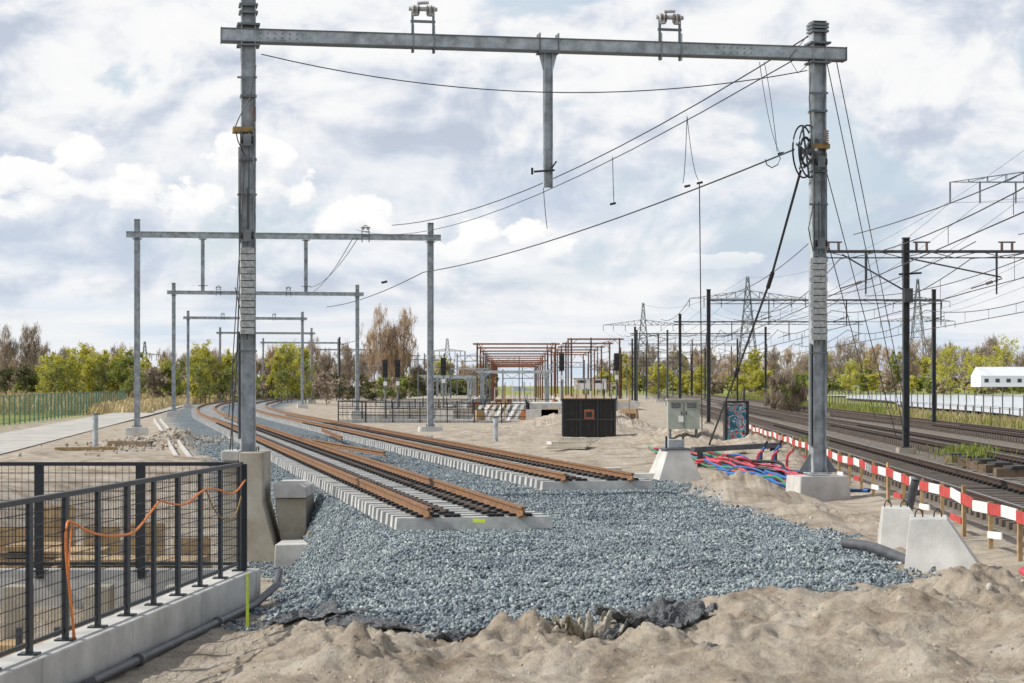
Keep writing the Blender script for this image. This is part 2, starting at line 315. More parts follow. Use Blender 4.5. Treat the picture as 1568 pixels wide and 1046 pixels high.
n=350; x=rng.uniform(-3.0,6.4,n); y=rng.uniform(14,34,n); k=(ballast(x,y)<0.4)&(x>wallx(y)+0.6); x=x[k];y=y[k]
scatter('sand_lumps',np.stack([x,y,height(x,y)-0.02],1),0.06,(0.3,0.3,0.2),(1.1,0.9,0.6),'clod',2)
n=600; x=rng.normal(-13.8,1.3,n); y=rng.normal(78,5,n); scatter('rubble_pile',np.stack([x,y,height(x,y)],1),0.13,(0.2,0.2,0.15),(1.2,0.9,0.6),'rub')
# ------------------------------------------------------------------ tracks
PROF=[(-.075,0),(.075,0),(.075,.015),(.012,.035),(.012,.115),(.036,.125),(.036,.165),(-.036,.165),(-.036,.125),(-.012,.115),(-.012,.035),(-.075,.015)]
def track(name,fn,y0,y1,z0,new=True,ysl=240):
    mb=MB(); dirx=lambda yy:(float(fn(yy+1))-float(fn(yy-1)))/2
    yy=y0; i=0
    while yy<ysl:
        dx=dirx(yy); cx=float(fn(yy)); L_=math.hypot(1,dx)
        tx,ty=dx/L_,1/L_; nx,ny=ty,-tx; jr=random.uniform(-.014,.014)
        if new:
            mb.box((cx+nx*jr,yy,z0-random.uniform(0,.014)),(2.52,0.29,0.205),'sleep',-math.atan2(dx,1)+jr*.6,top=(0.985,0.78)) 
        else: mb.box((cx,yy,z0-0.06),(2.5,0.27,0.12),'sleepold',-math.atan2(dx,1)+jr)
        if yy<110:
            zs=z0+(0.19 if new else 0.06)
            for o in ((-.75,-.13),(-.75,.13),(.75,-.13),(.75,.13)) + (((-.42,0),(.42,0),(-.28,0),(.28,0)) if new else ()):
                q=o[0]+o[1]; mb.box((cx+nx*q,yy+ny*q,zs),(0.11,0.17,0.06),'clip',-math.atan2(dx,1))
        yy+=0.6/L_; i+=1
    base=z0+(0.205 if new else 0.065)
    for off,y_s in ((-.75,-.25),(.75,-.3)):
        st=y0+y_s; n=int((y1-st)/2); vs=[];fs=[]; fr=[]
        for i in range(n+1):
            yy=st+(y1-st)*i/n; dx=dirx(yy); L_=math.hypot(1,dx); nx,ny=1/L_,-dx/L_; cx=float(fn(yy))
            for a,bz in PROF: vs.append((cx+nx*(off+a),yy+ny*(off+a),base+bz))
        for i in range(n):
            for j in range(12):
                f=(i*12+j,i*12+(j+1)%12,(i+1)*12+(j+1)%12,(i+1)*12+j)
                (fr if j==6 else fs).append(f)
        fs.append(tuple(range(12))[::-1])
        mb.add(vs,fs,'rust' if new else 'rustd'); mb.add(vs,fr,'rust' if new else 'railhead')
    if new:
        for off in(-.35,.35):
            pts=[]
            for i in range(60):
                yy=y0+0.6+i*1.6; dx=dirx(yy); L_=math.hypot(1,dx); pts.append((float(fn(yy))+off/L_,yy-off*dx/L_,base+0.04))
            for a_,b_ in zip(pts,pts[1:]): mb.bar(a_,b_,0.05,0.04,'rustd')
    return mb.done(name)
track('railway_track',t1,31.75,620,0.0)
track('railway_track',t2,43.9,620,0.0)
track('railway_track',r1,20,900,0.0,False); track('railway_track',r2,30,900,0.0,False); track('railway_track',r3,40,900,0.0,False)
mb=MB(); mb.box((-.52,31.50,0.13),(0.2,0.02,0.055),'yel',-0.19); mb.done('yellow_sleeper_tag')
mb=MB()
for a,bq in (((-10.5,74),(-6.3,58)),((-11.2,90),(-9.0,75))):
    mb.hbeam((a[0]+2.6,a[1],0.30),(bq[0]+2.6,bq[1],0.30),0.10,0.14,'rust',0.03)
mb.done('spare_rail')
# ------------------------------------------------------------------ catenary portals
DN=Vector((1,0.19,0)).normalized(); DT=Vector((-0.19,1,0)).normalized()
def footing(mb,x,y,z0,z1,w,k='conc'):
    mb.box((x,y,z0),(w,w,z1-z0),k,0.19,top=(0.86,0.86))
def mast(mb,x,y,z0,z1,w=0.28,k='galv'):
    mb.hbeam((x,y,z0),(x,y,z1),w,w,k,0.022,up=DN)
    mb.box((x,y,z0-0.002),(w*1.6,w*1.6,0.03),k,0.19); mb.box((x,y,z1),(w*1.05,w*1.05,0.015),'galvd',0.19)
    for sg in(-1,1): 
        for st in(-1,1): mb.tube((x+sg*w*.62,y+st*w*.62,z0),(x+sg*w*.62,y+st*w*.62,z0+0.12),0.018,'galvd',6)
def disconnector(mb,p,s=1.0):
    q=Vector(p)
    for sg in(-1,1):
        mb.bar(q+DN*0.22*sg*s-Vector((0,0,.36*s)),q+DN*0.22*sg*s+Vector((0,0,.5*s)),0.045*s,0.06*s,'galvd')
        mb.tube(q+DN*0.16*sg*s+Vector((0,0,.42*s)),q+DN*0.16*sg*s+Vector((0,0,.60*s)),0.075*s,'wgt',10)
        for j in range(4): mb.tube(q+DN*(.08+.045*j)*sg*s+Vector((0,0,.54*s)),q+DN*(.095+.045*j)*sg*s+Vector((0,0,.54*s)),0.105*s,'wgt' if j%2 else 'insul',10)
        mb.tube(q+DN*0.22*sg*s+DT*-.17*s+Vector((0,0,-.38*s)),q+DN*0.22*sg*s+DT*-.17*s+Vector((0,0,.2*s)),0.012,'galvd',5)
    for zz in(.3,.02): mb.bar(q-DN*.26*s+Vector((0,0,zz*s)),q+DN*.26*s+Vector((0,0,zz*s)),0.06*s,0.05*s,'galvd')
    mb.tube(q-DN*.3*s+Vector((0,0,.56*s)),q+DN*.3*s+Vector((0,0,.56*s)),0.045*s,'wgt',10)
    mb.tube(q-DN*.12*s+Vector((0,0,.68*s)),q+DN*.12*s+Vector((0,0,.70*s)),0.035*s,'wgt',8)
def portal(pxl,pxr,dl,dr,zb,ztop,drops,zd,z0=0.35,over=0.5,w=0.28,disc=()):
    mb=MB(); A=Vector(((pxl-CX)/F*dl,dl,0)); B=Vector(((pxr-CX)/F*dr,dr,0)); u=(B-A).normalized()
    for q in(A,B):
        mast(mb,q.x,q.y,z0,ztop,w); g=H1(q.x,q.y)-0.3
        footing(mb,q.x,q.y,g,z0,1.15)
        mb.box((q.x,q.y,zb-0.22),(w*1.5,w*1.5,0.03),'galvd',0.19)
    mb.hbeam(A-u*over+Vector((0,0,zb)),B+u*over+Vector((0,0,zb)),0.22,0.28,'galv',0.022)
    for t in drops:
        q=A.lerp(B,t); mb.hbeam(q+Vector((0,0,zb-.16)),q+Vector((0,0,zd)),0.17,0.17,'galv',0.02,up=DN); mb.box((q.x,q.y,zb-.2),(.34,.34,.03),'galvd',.19)
        mb.bar(q+Vector((-.2,-.1,zd+.32)),q+Vector((.25,-.1,zd+.32)),.03,.03,'galvd')
    for t in disc:
        disconnector(mb,A.lerp(B,t)+Vector((0,0,zb+.02)),0.75)
    return mb.done('catenary_portal')
portal(210,659,92,94,9.27,9.95,(0.22,0.57),6.6,disc=(0.775,))
portal(266,547,149,152,9.25,9.95,(),6,disc=(0.24,.62))
portal(288,463,205,208,9.25,9.95,(),6,disc=(.3,.75))
portal(337,477,262,265,9.2,9.9,(),6)
portal(403,518,322,325,9.2,9.9,(),6)
portal(470,573,385,388,9.2,9.9,(),6)
portal(545,640,450,452,9.0,9.7,(),6)
portal(600,690,520,522,9.0,9.7,(),6)
mb=MB(); A=at(380,693,40.9); B=at(1252,725,43.1); u=Vector((B.x-A.x,B.y-A.y,0)).normalized(); zb=9.47
for q,z0,zt in((A,A.z,10.6),(B,B.z,10.15)):
    mast(mb,q.x,q.y,z0,zt,0.30)
    for zz in(zb-.22,zb+.2): mb.box((q.x,q.y,zz),(.46,.46,.04),'galvd',.19)
    for zz in (zb+.45,zb+.6,zt-.15):
        mb.box((q.x,q.y,zz),(.38,.38,.05),'galvd',.19)
    for zz in (8.2,6.9): mb.box((q.x,q.y,zz),(.33,.34,.05),'galvd',.19)
mb.box((A.x-u.x*.1,A.y-.05,7.48),(0.42,0.42,0.10),'brass',.19); mb.box((B.x,B.y-.05,7.4),(0.40,0.42,0.10),'brass',.19)
a0=Vector((A.x,A.y,zb))-u*.55; b0=Vector((B.x,B.y,zb))+u*.6
mb.bar(a0,b0,0.26,0.24,'galv'); 
for dz in(-.13,.13): mb.bar(a0+Vector((0,0,dz)),b0+Vector((0,0,dz)),0.32,0.022,'galvd')
mb.bar(a0-u*.012,a0+u*.004,.34,.30,'galvd'); mb.bar(b0-u*.004,b0+u*.012,.34,.30,'galvd')
for t in (1.2,10.9):
    c=a0+u*t; mb.bar(c-u*.45,c+u*.45,.285,.17,'galv')
    for j in range(6): 
        for dz in(-.05,.05): mb.tube(c+u*(-.38+.15*j)+Vector((0,-.14,dz)),c+u*(-.38+.15*j)+Vector((0,-.165,dz)),.014,'galvd',6)
c=Vector((A.x,A.y,zb))+u*6.28; mb.hbeam(c-Vector((0,0,.145)),c-Vector((0,0,3.0)),.18,.18,'galv',.02,up=DN)
mb.box((c.x,c.y,zb-.18),(.44,.4,.03),'galvd',.19)
for sg in(-1,1):
    mb.bar(c+u*sg*.2-Vector((0,0,.18)),c+u*sg*.2+Vector((0,0,.24)),.02,.34,'galvd'); mb.bar(c+u*sg*.14-Vector((0,0,.2)),c+u*.06*sg-Vector((0,0,.5)),.02,.1,'galv')
mb.bar(c+u*-.3-Vector((0,.12,2.68)),c+u*.14-Vector((0,.12,2.64)),.04,.04,'blk'); mb.tube(c+u*-.34-Vector((0,.12,2.74)),c+u*-.34-Vector((0,.12,2.6)),.025,'blk',6)
mb.bar(c+u*.08-Vector((0,.12,2.6)),c+u*.18-Vector((0,.12,2.45)),.03,.03,'blk')
for t in(3.62,8.93): disconnector(mb,Vector((A.x,A.y,zb+.12))+u*t)
def weights(q,zlo,zhi,dx):
    n=13; h=(zhi-zlo)/n
    for i in range(n):
        mb.box((q.x+dx,q.y-.30,zlo+i*h),(.28+.012*(i%2),.28,h*.86),'wgt',.19+random.uniform(-.06,.06))
    mb.tube((q.x+dx,q.y-.30,zlo-.12),(q.x+dx,q.y-.30,zhi+1.2),.014,'wire',6)
weights(A,at(0,512,40.9).z,at(0,380,40.9).z,.02); weights(B,at(0,521,43.1).z,at(0,395,43.1).z,-.02)
for q,zt in((A,7.6),(B,7.4)):
    for dx,k in((-.12,'wire'),(.05,'wire'),(.15,'galvd')):
        mb.tube((q.x+dx,q.y-.3,5.2),(q.x+dx,q.y-.26,zt-.1),.014,k,5)
    for zz in(zt-.3,5.35,5.0): 
        mb.tube((q.x-.1,q.y-.3,zz),(q.x+.16,q.y-.3,zz),.07,'blk',10); mb.box((q.x+.03,q.y-.32,zz-.12),(.16,.1,.24),'galvd')
    for j in range(6): mb.tube((q.x+.15,q.y-.27,zt+.1+j*.05),(q.x+.15,q.y-.27,zt+.13+j*.05),.05,'insul',8)
    mb.box((q.x-.17,q.y-.1,1.0 if q is B else 1.2),(.03,.2,2.2),'galvd')
    for zz in (3.0,6.2,8.6): mb.bar((q.x-.2,q.y-.17,zz),(q.x+.2,q.y-.17,zz),.03,.04,'galvd')
W=at(1234,232,42.9); ax=Vector((0.86,-0.51,0)).normalized(); e1=ax.cross(Vector((0,0,1))).normalized()
def ring(c,R,r,n=28,k='blk'):
    mb.path([c+e1*math.cos(2*math.pi*i/n)*R+Vector((0,0,math.sin(2*math.pi*i/n)*R)) for i in range(n+1)],r,k,6)
for o in(-.07,.07): ring(W+ax*o,.56,.020)
ring(W,.30,.03); ring(W+ax*.1,.2,.02,20,'galvd')
for i in range(6):
    a=i*math.pi/3+.2; mb.bar(W,W+e1*math.cos(a)*.55+Vector((0,0,math.sin(a)*.55)),.03,.04,'galvd')
mb.tube(W-ax*.15,W+ax*.28,.06,'galvd',10); mb.bar(W+Vector((-.05,0,-.35)),W+Vector((.3,.1,-.05)),.05,.05,'galvd'); mb.bar(W+Vector((.05,.05,.1)),Vector((B.x,B.y,W.z+.25)),.08,.1,'galvd')
mb.box((B.x,B.y,H1(B.x,B.y)-.5),(1.16,1.16,B.z-H1(B.x,B.y)+.45),'conc',.19,top=(.9,.9)); 
for sg in(-1,1): mb.add([(B.x+sg*.16,B.y-.02,B.z+.03),(B.x+sg*.42,B.y-.02,B.z+.03),(B.x+sg*.16,B.y-.02,B.z+.45),(B.x+sg*.16,B.y+.0,B.z+.03),(B.x+sg*.42,B.y+.0,B.z+.03),(B.x+sg*.16,B.y,B.z+.45)],[(0,1,2),(5,4,3),(0,3,4,1),(1,4,5,2),(2,5,3,0)],'galvd')
mb.done('catenary_portal')
# left mast abutment
mb=MB()
def prism(pts,y0,y1,k):
    n=len(pts); vs=[(a,y0,bz) for a,bz in pts]+[(a,y1,bz) for a,bz in pts]
    mb.add(vs,[tuple(range(n)),tuple(range(2*n-1,n-1,-1))]+[((i+1)%n,i,n+i,n+(i+1)%n) for i in range(n)],k)
zz=lambda py:CH-(py-HZ)/F*40.2; xx=lambda px:(px-CX)/F*40.2
prism([(xx(366),zz(880)),(xx(428),zz(880)),(xx(426),zz(860)),(xx(402),zz(770)),(xx(402),zz(693)),(xx(366),zz(693))],40.2,41.6,'conc2')
mb.box((xx(351),40.9,zz(706)),(.36,1.2,.2),'conc'); mb.box((xx(351),40.9,zz(875)),(.3,1.1,zz(706)-zz(875)-.003),'conc2')
prism([(xx(432),zz(866)),(xx(466),zz(860)),(xx(466),zz(765)),(xx(418),zz(765)),(xx(418),zz(780))],40.6,42.2,'conc2')
prism([(xx(417),zz(764)),(xx(467),zz(764)),(xx(466),zz(748)),(xx(455),zz(742)),(xx(415),zz(742))],40.5,42.3,'conc')
prism([(xx(428),zz(885)),(xx(522),zz(885)),(xx(520),zz(835)),(xx(512),zz(826)),(xx(430),zz(828))],39.2,40.55,'conc')
mb.tube((xx(476),39.9,zz(828)),(xx(476),39.9,zz(812)),.05,'wood',8)
mb.done('concrete_abutment',bevel=.02)
# ------------------------------------------------------------------ wires of the new line
mb=MB()
p=at(400,83,40.6); q=at(1236,108,42.9); mb.path([p.lerp(q,t/20)+Vector((0,0,-1.0*4*(t/20)*(1-t/20)*.62)) for t in range(21)],.011,'wire',4)
mb.wire(at(1250,48,43.1),at(600,345,94),0.9,.018); mb.wire(at(1215,92,43),at(545,352,150),1.6,.016)
mb.wire(at(1216,229,42.9),at(648,417,93),0.35,.020); mb.wire(at(648,417,93),at(500,470,150),0.3,.024)
mb.wire(at(548,365,93),at(475,440,150),.5,.02); mb.wire(at(540,365,93),at(470,452,150),.5,.02)
for a,b_,s in (((1163,95),(1195,235),.35),((1170,95),(1190,232),-.2),((1052,178),(1070,276),.3),((1052,178),(1045,280),.4),((832,286),(838,350),.1),((938,240),(940,310),.1)):
    mb.wire(at(*a,44.5),at(*b_,45),s,.008)
mb.wire(at(1071,280,44.5),at(1075,660,46),0,.012)
for a in ((1071,280),(938,312),(1052,285),(588,432),(1195,235)): mb.tube(at(a[0]-4,a[1]+1,46),at(a[0]+5,a[1]-1,46),.03,'blk',6)
mb.path([at(*p_,43) for p_ in((1172,244),(1174,252),(1182,257),(1191,252),(1195,243),(1193,237))],.012,'wire',4)
mb.path([at(*p_,40.7) for p_ in((392,100),(383,150),(366,180),(360,195),(364,215),(375,240))],.012,'wire',4)
mb.path([at(*p_,40.7) for p_ in((366,225),(366,300),(367,430),(362,560),(352,690))],.015,'wire',4); mb.path([at(*p_,40.6) for p_ in((375,240),(370,330),(364,430),(356,560),(356,690))],.011,'wire',4)
mb.path([at(*p_,40.6) for p_ in((360,440),(374,500),(356,560),(350,640))],.010,'wire',4)
mb.path([at(*p_) for p_ in((1226,262,43),(1180,428,48),(1130,565,54),(1078,702,60))],.030,'blk',6)
mb.tube(at(1183,418,47.7),at(1176,440,48.2),.055,'blk',8); mb.tube(at(1130,565,54),at(1126,576,54.3),.06,'blk',8)
mb.path([at(*p_) for p_ in((1236,100,43),(1222,112,42.8),(1208,90,42.8),(1236,55,43))],.009,'wire',4)
for e,pp in (((1385,665,58),(1266,95,43.1)),((1372,668,58),(1262,250,43.1)),((1382,600,58),(1281,95,43.1))): mb.wire(at(*pp),at(*e),.0,.011)
mb.wire(at(1270,380,43),at(1340,640,60),0.0,.011)
mb.path([at(1242+o,py,42.6) for py,o in((110,0),(150,-3),(190,0),(300,6),(350,-4),(385,3))],.012,'wire',4)
mb.done('overhead_wires')
# ------------------------------------------------------------------ old catenary line
def oldportal(x0,x1,y,zb,ztop,left_over=0,right_over=0,w=.22):
    mb=MB()
    for xm in (x0,)+((x1,) if x1 else ()):
        mb.hbeam((xm,y,-.1),(xm,y,ztop),w,w,'old',.03,up=(1,0,0)); mb.box((xm,y,-.4),(.6,.6,.5),'conc2'); mb.box((xm,y,.101),(w*1.7,w*1.7,.04),'old')
        mb.box((xm,y,ztop),(w*1.2,w*1.2,.04),'old')
    a=x0-left_over; e=(x1 or x0)+right_over
    mb.bar((a,y,zb),(e,y,zb),.12,.1,'old'); mb.bar((a,y,zb-.22),(e,y,zb-.22),.04,.04,'old')
    n=int((e-a)/.9)
    for i in range(n): mb.bar((a+i*.9,y,zb-(.22 if i%2 else 0)),(a+(i+1)*.9,y,zb-(0 if i%2 else .22)),.025,.025,'old')
    return mb
def dropper(mb,x,y,zb):
    mb.bar((x,y,zb),(x,y,zb-1.1),.06,.06,'old'); mb.bar((x-.9,y,zb-1.3),(x+.2,y,zb-.95),.04,.04,'old')
    for j in range(4): mb.tube((x-.15-.06*j,y,zb-1.06-.02*j),(x-.18-.06*j,y,zb-1.07-.02*j),.06,'insul',8)
    mb.box((x,y,zb-1.5),(.05,.05,.4),'old')
olds=[(70,13.85,None,7.0,7.45,2.8,16),(118,11.65,25,7.35,7.95,0,.4),(160,13.5,25.2,7.4,8.0,.5,3),(212,13.1,27,7.8,8.5,.5,.5),(265,16,30,7.8,8.5,.5,.5),(330,18,32,7.8,8.5,.5,.5),(400,22,36,7.8,8.5,.5,.5),(470,25,38,7.8,8.5,.5,.5),(550,28,41,7.8,8.5,.5,.5)]
for y_,xa,xb,zb_,zt_,lo,ro in olds:
    mb=oldportal(xa,xb,y_,zb_,zt_,lo,ro)
    for fn in(r1,r2,r3): dropper(mb,float(fn(y_))+.9,y_,zb_)
    if y_==70:
        mb.bar((13.85,y_,5.6),(11.6,y_,6.9),.05,.05,'old')
        for xx_ in(11.3,14.4,17.4,20.2):
            for sg in(-.18,.18): mb.tube((xx_+sg,y_,7.05),(xx_+sg,y_,7.32),.05,'insul',8)
            mb.bar((xx_-.3,y_,7.33),(xx_+.3,y_,7.33),.05,.05,'old')
        mb.bar((14.0,y_,6.75),(17.2,y_,6.1),.05,.05,'old'); mb.box((13.9,y_-.15,5.2),(.3,.2,.5),'old'); mb.tube((13.6,y_,6.2),(14.4,y_,6.25),.04,'blk',6)
    mb.done('old_catenary_portal')
mb=MB()
ysup=[15]+[o[0] for o in olds]
for fn in(r1,r2,r3):
    for a,b_ in zip(ysup,ysup[1:]):
        xa,xb=float(fn(a)),float(fn(b_)); rr=.009+.00009*b_
        mb.wire((xa,a,6.75),(xb,b_,6.75),.75,rr); mb.wire((xa,a,5.6),(xb,b_,5.6),.03,rr)
        n=7
        for i in range(1,n):
            t=i/n; xx_=xa+(xb-xa)*t; yy_=a+(b_-a)*t; mb.tube((xx_,yy_,5.6),(xx_,yy_,6.75-.75*4*t*(1-t)),.006+.00004*b_,'wire',4)
for a,b_ in zip(ysup,ysup[1:]):
    for xo in (11.5,17.3,20.4): mb.wire((xo-1,a,7.35),(xo+.5,b_,7.6),.5,.010+.00008*b_)
mb.done('contact_wires')
for i,(px,pyt,d) in enumerate(((520,516,300),(628,530,420),(712,538,480),(752,545,520),(838,528,430),(870,520,330),(905,517,300),(915,530,450),(975,505,240),(990,522,360),(1008,512,300),(1022,505,250),(1060,520,400),(1120,530,420),(985,540,520),(680,552,560),(600,548,520),(860,548,560),(800,552,600))):
    mb=MB(); c=at(px,pyt,d); mb.hbeam((c.x,d,-.3),(c.x,d,c.z),.24,.24,'galvd' if i%3 else 'old',.03,up=(1,0,0)); s_=-1 if i%2 else 1
    mb.bar((c.x,d,c.z-1.2),(c.x+s_*2.8,d,c.z-.5),.08,.08,'galvd'); mb.bar((c.x,d,c.z-2.6),(c.x+s_*2.7,d,c.z-2.1),.07,.07,'galvd'); mb.bar((c.x+s_*2.6,d,c.z-.5),(c.x+s_*2.6,d,c.z-2.3),.05,.05,'insul')
    mb.box((c.x,d,-.4),(.8,.8,.6),'conc'); mb.done('catenary_mast')
# ------------------------------------------------------------------ retaining wall, pit, fence
mb=MB()
ya,yb=11.0,23.75
a=Vector((wallx(ya),ya,0)); e=Vector((wallx(yb),yb,0)); 
th=.17
def wallseg(a,e,z0,z1,th,k):
    mb.bar(Vector((a.x,a.y,(z0+z1)/2)),Vector((e.x,e.y,(z0+z1)/2)),th*2,z1-z0,k)
segs=5
for i in range(segs):
    p=a.lerp(e,i/segs); q=a.lerp(e,(i+1)/segs-.0015); wallseg(p,q,-2.6,.10,th,'conc')
wallseg(Vector((-13,yb+.22,0)),Vector((e.x+.17,yb+.22,0)),-2.6,.08,th,'conc')
mb.done('retaining_wall',bevel=.015)
mb=MB()
mb.box((-8,22.4,-1.4),(9,2.2,.25),'conc'); mb.box((-7.2,19.3,-2.35),(1.6,.8,1.2),'conc2'); mb.box((-6,20.5,-2.35),(.4,.4,1.4),'conc2')
for i in range(9): mb.box((-11.5+i*.95,23.4,-2.35),(.3,.3,2.3),'conc2')
for i in range(14): mb.box((-4.7-i*.5,17.8+.25*(i%3),-2.3),(.32,.08,1.5+.3*(i%2)),'blk' if i%3 else 'wood2')
for i in range(10): mb.box((-4.4-i*.4,21.0,-1.15),(.06,.06,.9),'old')
mb.box((-9,16.5,-1.2),(5,1.5,.2),'conc'); mb.box((-5.3,22.8,-1.14),(1.2,.5,.5),'wood'); mb.box((-6.9,22.6,-1.14),(.8,.7,.35),'orgl',.3)
mb.done('underpass_structure',bevel=.01)
mb=MB()
for i,(cx,cy,w,h) in enumerate(((-5.6,27.5,1.2,.35),(-6.4,29,1.0,.5),(-4.9,29.5,.7,.4),(-8.5,28.5,1.6,.3),(-9.8,31,1.4,.5),(-7.5,31.5,.9,.7))):
    z0=H1(cx,cy)
    for j in range(int(h/.1)): 
        mb.box((cx+random.uniform(-.06,.06),cy,z0+j*.1),(w,.9,.08),'wood' if (i+j)%3 else 'wood2',random.uniform(-.1,.1))
for j in range(5): mb.box((-5.3-j*.75,33,H1(-5.3-j*.75,33)),(.6,.06,.9+.2*(j%2)),'wood')
mb.done('timber_stack')
mb=MB()
def rail_panel(p,q,z0,z1,n):
    d=(q-p)
    for i in range(n+1):
        c=p+d*(i/n)
        mb.bar(c+Vector((0,0,z0-.12)),c+Vector((0,0,z1)),.035,.095,'fence',up=d.normalized())
        mb.bar(c+d.normalized()*.05+Vector((0,0,z0)),c+d.normalized()*.05+Vector((0,0,z1)),.02,.03,'fence',up=d.normalized())
        mb.box((c.x,c.y,z0-.03),(.16,.16,.015),'fence')
    mb.bar(p+Vector((0,0,z1)),q+Vector((0,0,z1)),.055,.045,'fence'); mb.bar(p+Vector((0,0,z0+.06)),q+Vector((0,0,z0+.06)),.02,.035,'fence')
    for j in range(1,11):
        zz_=z0+.06+(z1-z0-.06)*j/11; mb.tube(p+Vector((0,0,zz_)),q+Vector((0,0,zz_)),.0045,'fence',4)
    m=int(d.length/.08)
    for j in range(m):
        c=p+d*(j/m); mb.tube(c+Vector((0,0,z0+.06)),c+Vector((0,0,z1)),.0028,'fence',4,caps=False)
p=Vector((wallx(12.6),12.6,0)); q=Vector((wallx(23.6),23.6,0)); rail_panel(p,q,.13,1.36,12)
rail_panel(q+Vector((.02,.18,0)),Vector((-10.5,23.8,0)),.11,1.36,6)
mb.done('pit_railing')
def fz(px,py):
    k=(px-CX)/F; Yf=(-3.94-16.3*.097)/(k-.097); return Vector((wallx(Yf)+.06,Yf-.03,CH-(py-HZ)/F*Yf))
mb=MB()
def smooth(pts,n=6):
    out=[]; P_=[pts[0]]+list(pts)+[pts[-1]]
    for i in range(1,len(P_)-2):
        for j in range(n):
            t=j/n; a,b_,c_,d_=P_[i-1],P_[i],P_[i+1],P_[i+2]
            out.append(.5*((2*b_)+(c_-a)*t+(2*a-5*b_+4*c_-d_)*t*t+(3*b_-a-3*c_+d_)*t**3))
    out.append(pts[-1]); return out
mb.path(smooth([fz(*p_) for p_ in((368,735),(350,755),(320,748),(302,752),(275,772),(250,770),(236,768),(218,790),(195,815),(160,820),(130,815),(102,800),(93,803),(92,850),(100,930),(106,990),(112,1046),(113,1060))]),.012,'orange',6)
mb.path(smooth([fz(*p_) for p_ in((308,750),(318,775),(335,795),(352,790),(362,760))]),.009,'brass',6)
mb.path(smooth([fz(*p_) for p_ in((100,805),(96,880),(102,960),(100,1050))]),.007,'orange',6)
mb.done('orange_cable',True)
mb=MB(); pts=[Vector((wallx(yy)+.27,yy,H1(wallx(yy)+.27,yy)+.05)) for yy in np.arange(13,23.6,.6)]
zfit=np.polyfit([p.y for p in pts],[p.z for p in pts],1); pts=[Vector((p.x,p.y,max(np.polyval(zfit,p.y),p.z-.02))) for p in pts]
mb.path(pts+[Vector((-2.85,24.1,-.12)),Vector((-2.85,24.4,.02))],.045,'pgrey',10)
for i in (4,9,14): mb.tube(pts[i],pts[i]+Vector((.01,.12,0)),.062,'pgrey',12)
i=6; mb.tube(pts[i],pts[i]+Vector((.16,.05,.08)),.04,'pgrey',10)
mb.done('drain_pipe',True)
mb=MB(); p=at(379,945,20.8); mb.box((p.x,p.y,p.z-.1),(.03,.02,.56),'yel',.2,top=(.8,.8)); mb.done('survey_stake')
# ------------------------------------------------------------------ right foreground objects
mb=MB(); p=smooth([at(1294,832,26.5),at(1335,838,26),at(1380,855,25.3),at(1430,876,24.6)]); mb.path(p,.070,'pgrey',14); mb.path(p[-2:]+[p[-1]+Vector((.03,-.03,0))],.085,'blk',14); mb.done('drainage_pipe',True)
def anchor_block(name,cx,cy,w,l,h,rz,z0):
    mb=MB(); mb.box((cx,cy,z0),(w,l,h),'conc',rz,top=(.34,.5),off=(-w*.24,0)); ca,sa=math.cos(rz),math.sin(rz)
    for o in(-.12,.12):
        pp=[Vector((cx-w*.24*ca+o,cy-w*.24*sa,z0+h-.02))+Vector((0.05*math.cos(t),0,.09*math.sin(t)+.03)) for t in np.linspace(-.4,math.pi+.4,8)]; mb.path(pp,.012,'blk',5)
    return mb.done(name,bevel=.03)
anchor_block('concrete_anchor_block',5.95,29.4,1.15,1.5,.95,-.15,-.45)
anchor_block('concrete_anchor_block',5.60,25.2,1.35,1.9,1.13,-.2,-.5)
mb=MB(); mb.tube(at(1390,785,30.5),at(1402,735,30.2),.065,'pgrey',12); mb.tube(at(1402,735,30.2),at(1403,731,30.2),.075,'galvd',12); mb.done('leaning_steel_post')
mb=MB()
yy=24.5; i=0
while yy<84:
    L_=1.0+.25*random.random(); z0=.53+.025*math.sin(yy)
    p=Vector((float(barx(yy)),yy,z0)); q=Vector((float(barx(yy+L_)),yy+L_,.53+.025*math.sin(yy+L_)+random.uniform(-.03,.03)))
    mb.bar(p,q-(q-p)*.004,.025,.16,'red' if i%2 else 'white')
    if i%3==0 : mb.bar(p+Vector((0,0,-.35)),q+Vector((0,0,-.38)),.022,.10,'white' if i%2 else 'red')
    if i%2==0: mb.box((p.x+.04,p.y,-.35),(.06,.06,.98+random.uniform(-.02,.12)),'wood',random.uniform(-.3,.3))
    yy+=L_; i+=1
mb.done('red_white_barrier')
mb=MB()
for k,off,rr in(('pred',0,.05),('pred',.13,.05),('pblue',.27,.05),('pred',.06,.05)):
    mb.path(smooth([Vector((6.0+off,23.4,.12+.04*off)),Vector((6.15+off,22.6,-.02)),Vector((6.1+off*1.3,21.6,.13)),Vector((6.4+off*1.5,20.6,.12))]),rr,k,9)
mb.done('conduit_bundle',True)
mb=MB()
for i in range(26):
    k=random.choice(['pred','pred','pblue','blk','pgreen','pblue','pred','blk']); x0=4.9+random.uniform(0,1.0); y0=48+random.uniform(-2,6); pts=[]
    for j in range(6): pts.append(Vector((x0+j*.36+random.uniform(-.2,.2),y0-j*.7+random.uniform(-.5,.5),H1(x0+j*.36,y0-j*.7)+.08+random.uniform(0,.3)*(1 if j in(0,1,2) else .3))))
    mb.path(smooth(pts,5),random.choice([.02,.03,.04]),k,8)
for i in range(10):
    pts=[Vector((4.2+.25*j+i*.08+random.uniform(-.1,.1),62-j*2.2,H1(4.2+.25*j,62-j*2.2)+.08+random.uniform(0,.2))) for j in range(7)]; mb.path(smooth(pts,4),.03,['pgreen','pred','pblue','blk'][i%4],7)
mb.done('conduit_bundle',True)
mb=MB()
